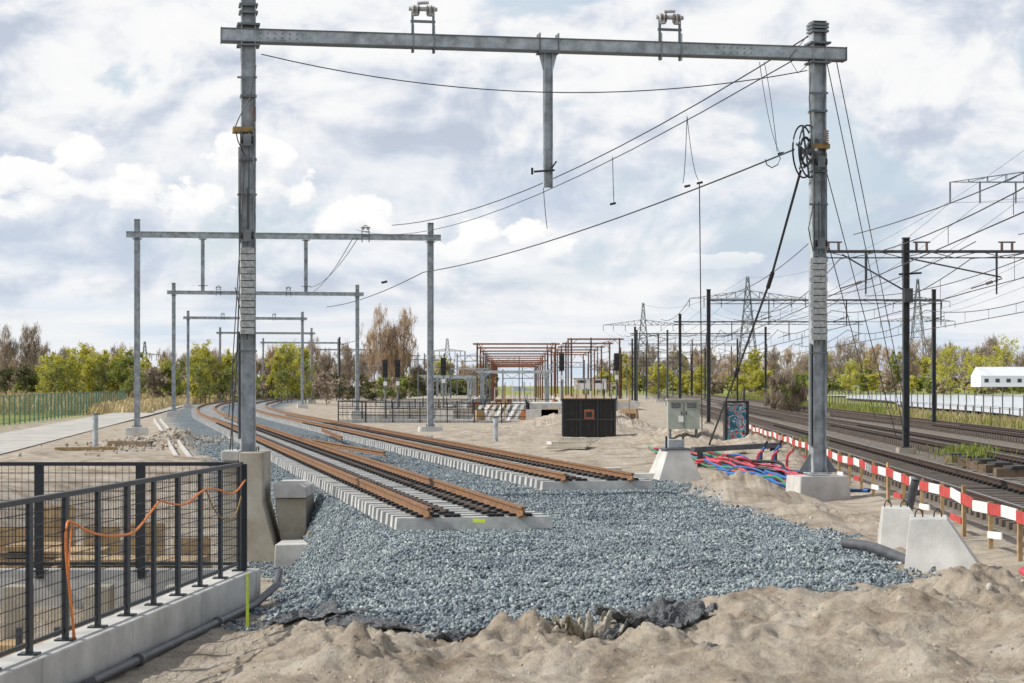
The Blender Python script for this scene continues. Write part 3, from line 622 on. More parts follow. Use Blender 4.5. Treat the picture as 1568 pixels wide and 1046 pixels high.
for i in range(7): # short standing conduit ends beside the frame
    x0=6.4+.13*i; y0=52+.6*(i%3); mb.path(smooth([Vector((x0,y0,H1(x0,y0)-.05)),Vector((x0+.02,y0,H1(x0,y0)+.3)),Vector((x0+.15,y0-.1,H1(x0,y0)+.45+.04*(i%3)))]),.035,['pred','pblue','blk'][i%3],8)
mb.bar((4.9,54,.55),(7.4,55,.65),.22,.14,'pgrey'); mb.box((5.1,54,-.1),(.15,.15,.65),'old'); mb.box((7.2,55,-.1),(.15,.15,.7),'old'); mb.done('cable_support_frame')
mb=MB(); c=at(1032,735,48); z0=-.2
mb.box((c.x,c.y,z0),(1.25,1.3,.95),'conc',.19,top=(.42,.6)); mb.box((c.x,c.y-.1,.75),(.62,.6,.05),'galvd',.19); mb.box((c.x,c.y-.1,.8),(.4,.4,.2),'galv',.19)
for sg in(-.2,.2): mb.tube((c.x+sg,c.y-.2,.8),(c.x+sg,c.y-.2,1.08),.03,'blk',6)
mb.box((c.x-.9,c.y,-.1),(1.0,.5,.28),'conc',.19,top=(.9,.7))
mb.box((c.x-1.6,c.y+.4,-.1),(.7,.5,.4),'conc',.4,top=(.9,.7)); mb.done('concrete_footing',bevel=.02)
mb=MB(); c=at(1046,657,70); x_,y_=c.x,c.y; w=48/F*70; zb_=c.z; zt_=CH-(613-HZ)/F*70
mb.box((x_,y_,zb_),(w,.6,zt_-zb_),'cabg'); mb.box((x_,y_,zt_),(w+.08,.7,.06),'conc2')
for sg in(-.42,.42): mb.box((x_+w*sg,y_,-.2),(.07,.4,zb_+.2),'galvd')
mb.box((x_,y_-.306,zb_+.05),(.02,.012,zt_-zb_-.1),'old')
for sg in(-.25,.25):
    for j in range(4): mb.box((x_+w*sg,y_-.31,zb_+.75+.05*j),(w*.3,.015,.02),'old')
    mb.box((x_+w*sg*.3,y_-.315,zb_+.5),(.03,.02,.12),'blk')
mb.box((x_-.1,y_-.31,zb_+.25),(.18,.015,.22),'white'); mb.done('relay_cabinet')
mb=MB(); c=at(1127,693,67); w=34/F*67; h=76/F*67
mb.box((c.x,c.y,c.z),(w*.84,.5,h-.06),'graf')
for sg in(-1,1): mb.box((c.x+sg*w*.49,c.y,c.z-.1),(.07,.6,h+.1),'blk')
mb.box((c.x,c.y,c.z+h),(w*1.08,.62,.07),'blk'); mb.box((c.x,c.y,c.z-.1),(w*.9,.55,.098),'blk'); mb.tube((c.x+.3,c.y+.3,c.z+h),(c.x+.3,c.y+.3,c.z+h+.5),.04,'old',6); mb.done('graffiti_cabinet')
mb=MB(); w=2.25; c=at(902,672,85); h=(672-613)/F*85
mb.box((c.x,c.y+.9,c.z-.1),(w,1.8,h+.1),'cab')
for sg in(-1,-.33,.33,1): mb.box((c.x+sg*w*.49,c.y-.03,c.z-.05),(.09,.06,h+.1),'blk')
mb.box((c.x,c.y-.03,c.z+h),(w+.12,.1,.08),'blk'); mb.box((c.x,c.y+.9,c.z+h+.003),(w+.1,1.9,.05),'cab')
mb.box((c.x,c.y-.02,c.z+.85),(.42,.05,.4),'orgl'); mb.box((c.x,c.y-.05,c.z+.93),(.26,.03,.22),'blk')
for i in range(9): mb.box((c.x-w*.45+i*w*.11,c.y-.012,c.z+.02),(.018,.02,h-.05),'old')
mb.box((c.x,c.y-.04,c.z+.8),(w,.03,.05),'old'); mb.done('black_equipment_container')
# ------------------------------------------------------------------ geotextile
def cloth(name,cx,cy,w,l,rz,amp,k,seed,curl=.1):
    n=54; xs_=np.linspace(-1,1,n); u_,v_=np.meshgrid(xs_,xs_); ca,sa=math.cos(rz),math.sin(rz)
    edge=1+.45*fbm(u_*2.4+seed,v_*2.4,seed)
    X_=cx+(u_*w*edge*ca-v_*l*edge*sa); Y_=cy+(u_*w*edge*sa+v_*l*edge*ca)
    Z_=height(X_,Y_)+.015+amp*(.3+fbm(u_*2.2+seed,v_*2.2,seed,4)*1.6+.9*np.abs(fbm(u_*4,v_*4,seed+4,3)))*(1-.25*np.hypot(u_,v_))+curl*np.maximum(0,np.abs(v_)-.75)
    mb=MB(); vs=[(float(a),float(b_),float(c_)) for a,b_,c_ in zip(X_.ravel(),Y_.ravel(),Z_.ravel())]
    mb.add(vs,[(i*n+j,i*n+j+1,(i+1)*n+j+1,(i+1)*n+j) for i in range(n-1) for j in range(n-1)],k); ob=mb.done(name,True)
    s=ob.modifiers.new('sol','SOLIDIFY'); s.thickness=.008; return ob
cloth('geotextile_sheet',-1.95,19.9,.42,.40,.3,.05,'geo',3,.05)
cloth('geotextile_sheet',1.35,18.3,.42,.30,-.5,.16,'geo',9)
cloth('geotextile_sheet',1.15,17.6,.30,.18,.5,.10,'geo',12)
cloth('geotextile_sheet',.68,17.7,.24,.22,.3,.17,'geot',15)
cloth('geotextile_sheet',-1.35,19.0,.45,.16,-.2,.06,'geo',21)
cloth('geotextile_sheet',.35,18.45,.35,.12,.05,.05,'geo',31)
cloth('geotextile_sheet',1.95,17.1,.22,.10,.2,.05,'geo',37)
cloth('geotextile_sheet',-.45,18.2,.3,.10,.3,.05,'geo',41)
cloth('geotextile_sheet',-2.55,21.0,.2,.22,.6,.05,'geo',47)
# ------------------------------------------------------------------ left: path, fence
mb=MB(); vs=[];ny=40
for i in range(ny+1):
    yy=40+i*5.5
    for o in(-1.9,1.9): vs.append((float(roadx(yy))+o,yy,.004))
mb.add(vs,[(2*i,2*i+1,2*i+3,2*i+2) for i in range(ny)],'road')
mb.done('concrete_path')
def fencerun(fn,y0,y1,st,h,k,bars,z0=-.1,r=.006):
    yy=y0; last=None
    while yy<y1:
        x_=float(fn(yy)); mb.box((x_,yy,z0),(.07,.07,h-z0),k)
        if last:
            for zz_ in(.15,h*.5,h-.08): mb.bar((last[0],last[1],zz_),(x_,yy,zz_),.02,.03,k)
            if bars:
                n=int(st/bars)
                for j in range(1,n): 
                    t=j/n; mb.tube((last[0]+(x_-last[0])*t,last[1]+st*t,.05),(last[0]+(x_-last[0])*t,last[1]+st*t,h),r,k,3,caps=False)
        last=(x_,yy); yy+=st
mb=MB(); fencerun(lambda yy:roadx(yy)-4.0,60,215,2.5,1.75,'gfence',.25); mb.done('green_mesh_fence')
mb=MB(); fencerun(lambda yy:r3(yy)+4.2,60,420,3,1.0,'wood2',0); mb.done('trackside_fence')
mb=MB(); fencerun(lambda yy:r3(yy)+7,110,300,3.5,1.7,'galvd',0); mb.done('site_fence')
mb=MB()
for i in range(40):
    yy=50+i*2; x_=float(t1(yy))-3.9; x2=float(t1(yy+1.97))-3.9
    for o in(-.2,.2): mb.bar((x_+o,yy,.06),(x2+o,yy+1.97,.06),.08,.2,'conc')
    mb.bar((x_,yy,-.0),(x2,yy+1.97,-.0),.3,.05,'conc2')
mb.done('cable_trough')
mb=MB()
for px,pyb,pyt,d in((146,690,635,72),(759,680,640,80)):
    c=at(px,pyb,d); mb.tube(c-Vector((0,0,.2)),c+Vector((0,0,(pyb-pyt)/F*d)),.1,'galv',10); mb.tube(c+Vector((0,0,(pyb-pyt)/F*d)),c+Vector((0,0,(pyb-pyt)/F*d+.05)),.12,'galvd',10)
mb.done('marker_post')
mb=MB()
for i in range(6): mb.box((-1.2+.1*i+3.0,66+.1*i,H1(1.8,66)+.05+.06*i),(1.3,.2,.05),'conc2',-.3+random.uniform(-.2,.2))
mb.box((2.0,72,H1(2,72)),(1.4,.6,.1),'conc',.3); mb.box((-15,70,H1(-15,70)),(2.2,.4,.12),'wood',.4); mb.box((-14.2,74,H1(-14,74)),(1.8,.3,.2),'wood2',-.4)
mb.done('plank_pile')
mb=MB()
for i in range(5):
    yy=50+i*2.3; mb.box((float(r1(yy))+2.2,yy,.0),(.9,.35,.22),'wood2',.4*i); mb.box((float(r1(yy))+2.3,yy,.221),(.5,.5,.06),'old',.2)
mb.done('signal_equipment_boxes')
# ------------------------------------------------------------------ mid-ground
mb=MB()
def simplerail(p,q,h,st,k='fence'):
    d=q-p; n=max(1,int(d.length/st))
    for i in range(n+1):
        c=p+d*(i/n); mb.box((c.x,c.y,c.z-.05),(.07,.07,h+.05),k)
    for zz_ in(h,h*.66,h*.33): mb.bar(p+Vector((0,0,zz_)),q+Vector((0,0,zz_)),.04,.045,k)
    m=int(d.length/.28)
    for i in range(m): 
        c=p+d*(i/m); mb.tube(c,c+Vector((0,0,h)),.010,k,3,caps=False)
simplerail(at(518,645,122),at(810,648,122),1.2,1.6); simplerail(at(518,640,140),at(810,640,140),1.2,1.6); simplerail(at(810,648,122),at(805,634,150),1.2,1.6); simplerail(at(600,632,165),at(850,632,165),1.1,1.8); simplerail(at(540,622,200),at(720,622,200),1.1,2)
mb.done('steel_railing')
mb=MB()
a=at(518,648,122.3); e=at(815,650,122.3); mb.bar(a,e,.3,.45,'conc')
a=at(540,644,140.3); e=at(850,644,140.3); mb.bar(a,e,.3,.9,'conc')
for i in range(7):
    c=at(722+i*11,641-i*.5,126+i*1.5); mb.add([(c.x-.12,c.y,c.z-.3),(c.x+.08,c.y,c.z-.3),(c.x+.75,c.y+.6,c.z+.85),(c.x+.5,c.y+.6,c.z+.85)],[(0,1,2,3)],'white' if i%2 else 'conc')
mb.box((2.5,150,-.2),(5,12,1.2),'conc'); mb.box((-6,150,-.4),(6,8,.9),'conc2')
for px,w_ in((830,1.8),(845,1.2)):
    c=at(px,660,112); mb.box((c.x,c.y,c.z),(w_,.8,1.2),'conc')
mb.done('underpass_walls')
mb=MB(); mb.box((-9,290,-.3),(9,170,.95),'conc'); mb.box((-9,290,.652),(8,169,.05),'conc2'); mb.done('station_platform')
mb=MB(); mb.box((9.5,300,-.3),(7,190,.95),'conc'); mb.box((9.5,300,.652),(6,188,.05),'wood'); mb.done('station_platform')
def canopy(x0,x1,y0,y1,zt,n,k,nl=3):
    mb=MB()
    for i in range(n):
        yy=y0+(y1-y0)*i/(n-1)
        for x_ in(x0,x1): mb.hbeam((x_,yy,0),(x_,yy,zt),.24,.24,k,.03,up=(1,0,0))
        mb.bar((x0-.6,yy,zt),(x1+.6,yy,zt),.12,.24,k)
        mb.bar((x0,yy,zt-.8),(x0+.8,yy,zt-.1),.07,.07,k); mb.bar((x1,yy,zt-.8),(x1-.8,yy,zt-.1),.07,.07,k)
    for t in np.linspace(0,1,nl):
        x_=x0+(x1-x0)*t; mb.bar((x_,y0,zt+.16),(x_,y1,zt+.16),.08,.10,k)
    return mb.done('steel_canopy_frame')
canopy(-4.8,6.0,275,420,8.0,6,'brownsteel',2); canopy(8.5,15.4,285,430,8.9,6,'brownsteel',2); canopy(-3.0,4.6,300,400,6.0,5,'brownsteel',2); canopy(-3.6,4.2,232,250,3.9,3,'galv',2); canopy(-10,-5.5,250,300,3.4,4,'galv',2)
for px,pyt,d,wd in ((650,545,330,30),(700,545,300,45),(735,548,380,60),(820,560,300,40),(690,565,250,60),(770,570,260,70),(640,575,280,50),(845,555,330,50),(900,560,400,60),(560,560,350,30)):
    mb=MB(); a=at(px,pyt,d); b_=at(px+wd,pyt,d)
    for q_ in(a,b_): mb.bar((q_.x,q_.y,-.2),(q_.x,q_.y,q_.z+.4),.18,.18,'galvd',up=(1,0,0))
    mb.bar(a,b_,.14,.14,'galv'); mb.bar(a-Vector((0,0,.8)),b_-Vector((0,0,.8)),.1,.1,'galvd')
    n=5
    for i in range(n): mb.bar(a.lerp(b_,i/n)-Vector((0,0,.8*(i%2))),a.lerp(b_,(i+1)/n)-Vector((0,0,.8*((i+1)%2))),.06,.06,'galvd')
    mb.done('signal_gantry')
mb=MB()
for i in range(170):
    yy=random.uniform(125,270); xx_=random.uniform(-.040,.062)*yy
    if xx_<float(t2(yy))+4: continue
    s=random.uniform(.3,1.2); k=random.choice(['wood','conc','white','orgl','wood','galv','galvd','conc2','blk','rust','conc','wood2'])
    mb.box((xx_,yy,H1(xx_,yy)-.05),(s*random.uniform(.4,1.6),s*.6,random.uniform(.15,.9)),k,random.uniform(-.6,.6),top=(random.uniform(.7,1),1))
for i in range(70):
    yy=random.uniform(125,300); xx_=random.uniform(-.035,.06)*yy
    if xx_<float(t2(yy))+4: continue
    mb.box((xx_,yy,-.3),(.07,.07,random.uniform(1.3,3.2)),random.choice(['galv','wood','blk','white']))
mb.done('construction_materials')
def signal(px,pyt,d):
    mb=MB(); c=at(px,pyt,d); h=27/F*d; w=8/F*d
    mb.tube((c.x,c.y,-.2),(c.x,c.y,c.z-h),.08,'galvd',8); mb.tube((c.x,c.y,c.z-h),(c.x,c.y,c.z+.02),.07,'blk',8)
    mb.box((c.x,c.y-.14,c.z-h),(w,.12,h),'blk')
    for i in range(3):
        z_=c.z-h+h*(.2+.28*i); mb.tube((c.x,c.y-.21,z_),(c.x,c.y-.42,z_-.02),w*.27,'cab',12); mb.tube((c.x,c.y-.206,z_),(c.x,c.y-.216,z_),w*.22,'glass',12)
    mb.bar((c.x-.3,c.y,c.z-h-.9),(c.x+.3,c.y,c.z-h-.9),.5,.04,'galvd'); mb.box((c.x,c.y-.12,c.z-h-.7),(w*.7,.02,.35),'white')
    mb.done('railway_signal')
for a in((590,551,170),(609,551,175),(860,541,160),(944,541,165),(679,548,190)): signal(*a)
def cabin(px,py,d,wpx,hpx,k,name='site_cabin'):
    mb=MB(); c=at(px,py,d); w=wpx/F*d; h=hpx/F*d
    mb.box((c.x,c.y,c.z-.5),(w,2.5,h+.5),k); mb.box((c.x,c.y,c.z+h),(w+.2,2.7,.1),'galvd')
    n=max(2,int(w/2.2))
    for i in range(n): mb.box((c.x-w/2+w*(i+.5)/n,c.y-1.255,c.z+h*.45),(w/n*.5,.02,h*.35),'glass')
    mb.done(name)
cabin(903,592,380,50,12,'white'); cabin(655,592,330,22,16,'white'); cabin(1040,592,600,34,8,'white'); cabin(1345,586,640,70,9,'conc','low_building'); cabin(1328,583,600,40,9,'roof','low_building')
mb=MB(); c=at(1545,588,420); w=14
mb.box((c.x,c.y,c.z-.6),(w,9,2.3),'white'); mb.add([(c.x-w/2,c.y-4.7,c.z+1.7),(c.x+w/2,c.y-4.7,c.z+1.7),(c.x+w/2,c.y,c.z+3.6),(c.x-w/2,c.y,c.z+3.6),(c.x-w/2,c.y+4.7,c.z+1.7),(c.x+w/2,c.y+4.7,c.z+1.7)],[(0,1,2,3),(3,2,5,4),(0,3,4),(1,5,2)],'foil')
for i in range(6): mb.box((c.x-w/2+1.2+i*2.3,c.y-4.51,c.z+.3),(.9,.02,.8),'glass')
mb.done('white_farm_building')
# lake beyond the tracks
mb=MB(); shore=[]
for yy in np.linspace(140,470,23): shore.append((float(r3(yy))+9.5+.06*(yy-140)+1.5*math.sin(yy*.05),yy))
far=[(130,480),(260,500),(420,480)]; right=[(420,140)]
pts=shore+far+right; mb.add([(a,b_,.06) for a,b_ in pts],[tuple(range(len(pts)))[::-1]],'water'); mb.done('water')
# ------------------------------------------------------------------ pylons
def pylon(x_,y_,Ht,arm,za,k='galvd',ww=3.2,r=.11):
    mb=MB(); lv=[0,.18,.34,.48,.6,.7,.78,.86,.93,1.0]
    hw=lambda t: (ww*(1-t)**1.15+.35)
    for a,b_ in zip(lv,lv[1:]):
        wa,wb=hw(a),hw(b_); ca=[Vector((x_+sx*wa,y_+sy*wa,Ht*a)) for sx,sy in((-1,-1),(1,-1),(1,1),(-1,1))]; cb=[Vector((x_+sx*wb,y_+sy*wb,Ht*b_)) for sx,sy in((-1,-1),(1,-1),(1,1),(-1,1))]
        for i in range(4):
            j=(i+1)%4; mb.bar(ca[i],cb[i],r*1.5,r*1.5,k); mb.bar(ca[i],cb[j],r,r,k); mb.bar(ca[j],cb[i],r,r,k); mb.bar(cb[i],cb[j],r,r,k)
    for z_,am in za:
        for sg in(-1,1):
            tip=Vector((x_+sg*am,y_,z_)); w_=hw(z_/Ht); n=6
            for sy in(-1,1):
                b0_=Vector((x_+sg*w_,y_+sy*w_,z_)); t0=Vector((x_+sg*w_,y_+sy*w_*.6,z_+am*.13)); mb.bar(b0_,tip,r,r,k); mb.bar(t0,tip,r,r,k)
                for i in range(n):
                    p_=b0_.lerp(tip,i/n); q_=t0.lerp(tip,i/n); q2=b0_.lerp(tip,(i+1)/n); mb.bar(p_,q_,r*.8,r*.8,k); mb.bar(q_,q2,r*.8,r*.8,k)
            for f_ in(.45,.75,1.0):
                c_=Vector((x_+sg*am*f_,y_,z_)); mb.tube(c_,c_-Vector((0,0,2.6)),.13,'galvd',6)
    mb.done('electricity_pylon')
pylon(70,250,36,15,[(27.8,15)],ww=3,r=.09); pylon(71,600,35,17.5,[(28.5,17.5)],ww=3.5,r=.12); pylon(59.3,900,39.5,18,[(29.5,18)],ww=4,r=.17); pylon(163,800,45,14,[(36,13),(28,15)],ww=4,r=.15)
pylon(-26,800,21,8,[(16,7)],ww=2.4,r=.13); pylon(-166,900,22,8,[(16,7)],ww=2.4,r=.13)
mb=MB()
def pl(a,b_,sag,r):
    for f_ in(-1,-.75,-.45,.45,.75,1): mb.wire((a[0]+a[3]*f_,a[1],a[2]-2.6),(b_[0]+b_[3]*f_,b_[1],b_[2]-2.6),sag,r,seg=24)
    mb.wire((a[0],a[1],a[4]),(b_[0],b_[1],b_[4]),sag*.7,r,seg=24)
P0=(64,-60,28,15,36);P1=(70,250,27.8,15,36);P2=(71,600,28.5,17.5,35);P3=(59.3,900,29.5,18,39)
pl(P0,P1,7,.02); pl(P1,P2,9,.03); pl(P2,P3,7,.045); mb.done('power_lines')
# ------------------------------------------------------------------ vegetation
class Veg:
    def __init__(s): s.q=[];s.mi=[];s.t=MB()
    def quads(s,c,sx,sy,i,vert=False):
        n=len(c)
        if vert:
            a=rng.uniform(0,math.pi,n); u=np.stack([np.cos(a),np.sin(a),np.zeros(n)],1); v=np.stack([rng.normal(0,.25,n),rng.normal(0,.25,n),np.ones(n)],1)
        else:
            u=rng.normal(size=(n,3)); v=rng.normal(size=(n,3))
        u/=np.linalg.norm(u,axis=1)[:,None]; v-=0 if vert else (u*v).sum(1)[:,None]*u; v/=np.linalg.norm(v,axis=1)[:,None]
        u=u*np.asarray(sx).reshape(-1,1)*.5; v=v*np.asarray(sy).reshape(-1,1)*.5
        s.q.append(np.stack([c-u-v,c+u-v*.6,c+u*.7+v,c-u+v*.7],1)); s.mi.append(np.full(n,i))
    def done(s,name,mats):
        q=np.concatenate(s.q); mi=np.concatenate(s.mi); nt_=len(s.t.v); V=q.reshape(-1,3); nq=len(q)
        tv=np.array(s.t.v).reshape(-1,3); allv=np.concatenate([V,tv]) if nt_ else V
        me=bpy.data.meshes.new(name); me.vertices.add(len(allv)); me.vertices.foreach_set('co',allv.astype(np.float32).ravel())
        lo=list(np.arange(nq*4)); st=list(range(0,nq*4,4)); cur=nq*4
        for f in s.t.f: st.append(cur); lo.extend([nq*4+a for a in f]); cur+=len(f)
        me.loops.add(len(lo)); me.loops.foreach_set('vertex_index',np.array(lo,np.int32)); me.polygons.add(len(st)); me.polygons.foreach_set('loop_start',np.array(st,np.int32))
        for k in mats: me.materials.append(M[k])
        me.materials.append(M['bark']); me.polygons.foreach_set('material_index',np.concatenate([mi,np.full(len(s.t.f),len(mats))]).astype(np.int32))
        me.update(calc_edges=True); me.validate(); ob=bpy.data.objects.new(name,me); scene.collection.objects.link(ob); return ob
def tree(V,x,y,z,Ht,W,li,dens=1.0,leaf=.3,bare=False,low=.1):
    top=Vector((x+rng.normal(0,.03*Ht),y,z+Ht*.8)); base=Vector((x,y,z-.3)); V.t.tube(base,top,.02*Ht*.7,'bark',6,r2=.03,caps=False)
    ends=[]; nb=int(12+Ht*1.0)
    for i in range(nb):
        t=low+(1-low)*rng.uniform(0,1)**.8; p=base.lerp(top,t); a=rng.uniform(0,6.28)
        L_=W*(.45+.75*rng.uniform())*math.sin(math.pi*min(.97,max(.12,.15+.8*t)))**.7
        q=p+Vector((math.cos(a)*L_,math.sin(a)*L_,Ht*(.10+.18*rng.uniform()))); V.t.tube(p,q,.008*Ht*.6,'bark',4,r2=.02,caps=False)
        for k in range(4):
            e=p.lerp(q,.4+.6*rng.uniform()); f=e+Vector((rng.normal(0,W*.22),rng.normal(0,W*.22),rng.uniform(.03,.16)*Ht)); V.t.tube(e,f,.03,'bark',3,r2=.012,caps=False); ends.append(f)
    ends=np.array([tuple(e) for e in ends])
    n=int(950*dens); k=rng.integers(0,len(ends),n); wgt=rng.uniform(.4,1,len(ends))
    c=ends[k]+rng.normal(0,1,(n,3))*np.array([W*.12,W*.12,Ht*.045])*wgt[k][:,None]*1.1
    c[:,2]=np.maximum(c[:,2],z+.1)
    if bare: V.quads(c,rng.uniform(.02,.05,n)*leaf/.3,rng.uniform(.4,1.1,n),li,True)
    else: V.quads(c,rng.uniform(.5,1.2,n)*leaf,rng.uniform(.5,1.2,n)*leaf,li)
MT=['lf_y','lf_g','lf_d','twig','twigr']
def tpx(V,px,pyt,d,wpx,li,dens=1,leaf=.3,bare=False,low=.1):
    x_=(px-CX)/F*d; Ht=CH-(pyt-HZ)/F*d; tree(V,x_,d,-.3,Ht+.3,wpx/F*d*.5,li,dens,leaf,bare,low)
V=Veg()
for i in range(80):
    px=-60+i*10.5+rng.normal(0,5); d=rng.uniform(330,400); top=546+rng.normal(0,8)
    if px>760: continue
    if px>640: top+=14
    r_=rng.uniform()
    if r_<.46: tpx(V,px,top-2,d,32,3,1.8,.42,True)
    elif r_<.74: tpx(V,px,top,d,30,4,1.8,.42,True)
    else: tpx(V,px,top+4,d,32,int(rng.choice([0,1,1,2])),.9,.36)
for i in range(68):
    px=-60+i*12+rng.normal(0,5)
    if px<760: tpx(V,px,582+rng.normal(0,4),rng.uniform(310,340),34,int(rng.choice([1,3,2,1,3])),.6,.38,False,.02)
V.done('distant_woodland',MT)
for lst in ([(80,550,235,50,0),(98,543,240,56,0)],[(130,540,250,60,0),(150,548,244,50,0)],[(180,541,245,52,0),(196,552,240,40,1)],[(315,537,262,48,0),(300,552,255,36,0)],[(340,548,262,34,0)],[(440,530,270,44,0),(462,543,262,36,0)],[(425,550,262,34,0)]):
    V=Veg()
    for a in lst: tpx(V,a[0],a[1],a[2],a[3],a[4],4.4,.19,False,.03); tpx(V,a[0]+6,a[1]+14,a[2]-2,a[3],1,.7,.2,False,.02)
    V.done('willow_tree',MT)
V=Veg(); [tpx(V,px,t,250,w,l_,1.4,.26,False,.02) for px,t,w,l_ in((10,572,60,2),(40,566,50,2),(60,580,40,1),(235,562,50,3),(262,564,40,1),(380,575,40,1),(500,575,50,3))]; V.done('shrubs',MT)
for px,t,w in((45,506,46),(8,512,40),(585,488,46),(617,486,46),(602,500,40)):
    V=Veg(); tpx(V,px,t,330,w,4 if px>500 else 3,3.2,.36,True,.2); V.done('bare_tree',MT)
V=Veg()
for i in range(75):
    px=930+i*9.5+rng.normal(0,6); d=rng.uniform(560,700); top=549+rng.normal(0,9)-(12 if px>1260 else 0); r_=rng.uniform()
    if r_<.5: tpx(V,px,top,d,32,3,1.8,.8,True)
    elif r_<.78: tpx(V,px,top,d,30,4,1.8,.8,True)
    else: tpx(V,px,top+8,d,30,int(rng.choice([0,1,0])),.9,.6)
for i in range(60): tpx(V,915+i*12+rng.normal(0,4),577+rng.normal(0,4),rng.uniform(520,560),30,int(rng.choice([0,1,1,3,3])),.5,.6,False,.02)
V.done('distant_woodland',MT)
for a in((1210,574,190,54),(1192,582,185,36)): 
    V=Veg(); tpx(V,*a,3,3.0,.3,True,.02); tpx(V,a[0]+3,a[1]+8,a[2],a[3],1,1.2,.12,False,.02); V.done('bare_shrub',MT)
for a in((1450,540,460,54),(1495,545,450,40),(1140,560,420,40),(1010,560,420,44),(1070,566,430,36),(960,548,420,36),(1535,528,480,50),(1165,570,400,36),(1300,556,470,36)):
    V=Veg(); tpx(V,*a,0,2.0,.34,False,.05); V.done('willow_tree',MT)
V=Veg(); n=36000; y_=rng.uniform(150,310,n); x_=roadx(y_)-4.5-rng.uniform(0,1,n)*70; k=fbm(x_*.08,y_*.08,4)>-.25; x_=x_[k];y_=y_[k]
c=np.stack([x_,y_,rng.uniform(.1,.9,len(x_))],1); V.quads(c,rng.uniform(.06,.2,len(c)),rng.uniform(.8,2.0,len(c)),0,True)
n=9000; y_=rng.uniform(165,330,n); x_=t1(y_)-4.5-rng.uniform(0,8,n); c=np.stack([x_,y_,rng.uniform(.0,.5,n)],1); V.quads(c,rng.uniform(.06,.2,n),rng.uniform(.5,1.2,n),0,True)
V.done('reed_bed',['reed'])
V=Veg(); n=9000; y_=rng.uniform(60,420,n); x_=r3(y_)+3.5+rng.uniform(0,1,n)**2*3.5; c=np.stack([x_,y_,rng.uniform(0,.2,n)],1); V.quads(c,rng.uniform(.04,.12,n),rng.uniform(.2,.6,n),1,True)
y_=rng.uniform(62,160,2500); x_=r3(y_)+4+rng.normal(0,.6,2500); V.quads(np.stack([x_,y_,rng.uniform(0,.4,2500)],1),np.full(2500,.03),rng.uniform(.3,.7,2500),0,True)
V.done('verge_grass',['reed','grassb'])
V=Veg()
for cx,cy,n,s in((14.6,63.5,500,.45),(13.2,57,120,.25),(11.2,75,90,.25),(16,52,60,.2)):
    V.quads(np.stack([rng.normal(cx,s,n),rng.normal(cy,s*1.3,n),rng.uniform(0,.3,n)],1),rng.uniform(.02,.05,n),rng.uniform(.2,.45,n),0,True)
V.done('grass_tuft',['grassb'])
# ------------------------------------------------------------------ world
w=bpy.data.worlds.new('World'); scene.world=w; w.use_nodes=True; nt=w.node_tree; L=nt.links.new; bg=nt.nodes['Background']; bg.inputs['Strength'].default_value=.1
try: w.cycles.sampling_method='MANUAL'; w.cycles.sample_map_resolution=512
except Exception as ex: print(ex)
SD=Vector((-.80,-.10,.72)).normalized(); el_=math.asin(SD.z); az_=math.atan2(SD.x,SD.y)
sky=N(nt,'ShaderNodeTexSky',sky_type='NISHITA'); sky.sun_disc=False; sky.sun_elevation=el_; sky.sun_rotation=az_%(2*math.pi)
tc=N(nt,'ShaderNodeTexCoord'); sx=N(nt,'ShaderNodeSeparateXYZ'); L(tc.outputs['Generated'],sx.inputs[0])
def mth(op,a,b_=None,c_=None,clamp=False):
    n=N(nt,'ShaderNodeMath',operation=op); n.use_clamp=clamp
    for i,v_ in enumerate((a,b_,c_)):
        if v_ is None: continue
        if isinstance(v_,(int,float)): n.inputs[i].default_value=v_
        else: L(v_,n.inputs[i])
    return n.outputs[0]
az=mth('ARCTAN2',sx.outputs[0],sx.outputs[1]); ev=sx.outputs[2]
def cmb(a,b_,c_=0.0):
    n=N(nt,'ShaderNodeCombineXYZ')
    for i,v_ in enumerate((a,b_,c_)):
        if isinstance(v_,(int,float)): n.inputs[i].default_value=v_
        else: L(v_,n.inputs[i])
    return n.outputs[0]
def nz(vec,s,d=6,r=.6,dist=0):
    n=N(nt,'ShaderNodeTexNoise'); n.inputs['Scale'].default_value=s; n.inputs['Detail'].default_value=d; n.inputs['Roughness'].default_value=r; n.inputs['Distortion'].default_value=dist; L(vec,n.inputs['Vector']); return n.outputs['Fac']
uv=cmb(az,mth('MULTIPLY',ev,1.5),0.3)
uvu=cmb(mth('SUBTRACT',az,.004),mth('MULTIPLY',mth('ADD',ev,.008),1.5),0.3)
pv=cmb(az,mth('LOGARITHM',mth('ADD',mth('MAXIMUM',ev,0.0),.035),2.718),3.1)
big=nz(uv,15,6,.55,.3); bigu=nz(uvu,15,6,.55,.3); deck=nz(pv,3.2,6,.58,.4); fine=nz(uv,42,6,.6,.2)
strat=nz(cmb(mth('MULTIPLY',az,6.0),mth('MULTIPLY',ev,60.0),1.0),1.3,5,.55)
def mr(v_,a,b_,c_=0.0,d_=1.0,sm=True):
    n=N(nt,'ShaderNodeMapRange'); n.interpolation_type='SMOOTHSTEP' if sm else 'LINEAR'; n.inputs[1].default_value=a;n.inputs[2].default_value=b_;n.inputs[3].default_value=c_;n.inputs[4].default_value=d_; L(v_,n.inputs[0]); return n.outputs[0]
def rmp(f,st):
    n=N(nt,'ShaderNodeValToRGB'); e=n.color_ramp.elements; e[0].position=st[0][0]; e[0].color=(*st[0][1],1); e[1].position=st[-1][0]; e[1].color=(*st[-1][1],1)
    for p_,c_ in st[1:-1]:
        q_=e.new(p_); q_.color=(*c_,1)
    L(f,n.inputs['Fac']); return n.outputs['Color']
def mx(f,a,b_):
    n=N(nt,'ShaderNodeMixRGB')
    if isinstance(f,float): n.inputs[0].default_value=f
    else: L(f,n.inputs[0])
    L(a,n.inputs[1]); L(b_,n.inputs[2]); return n.outputs[0]
emb=mth('SUBTRACT',big,bigu)
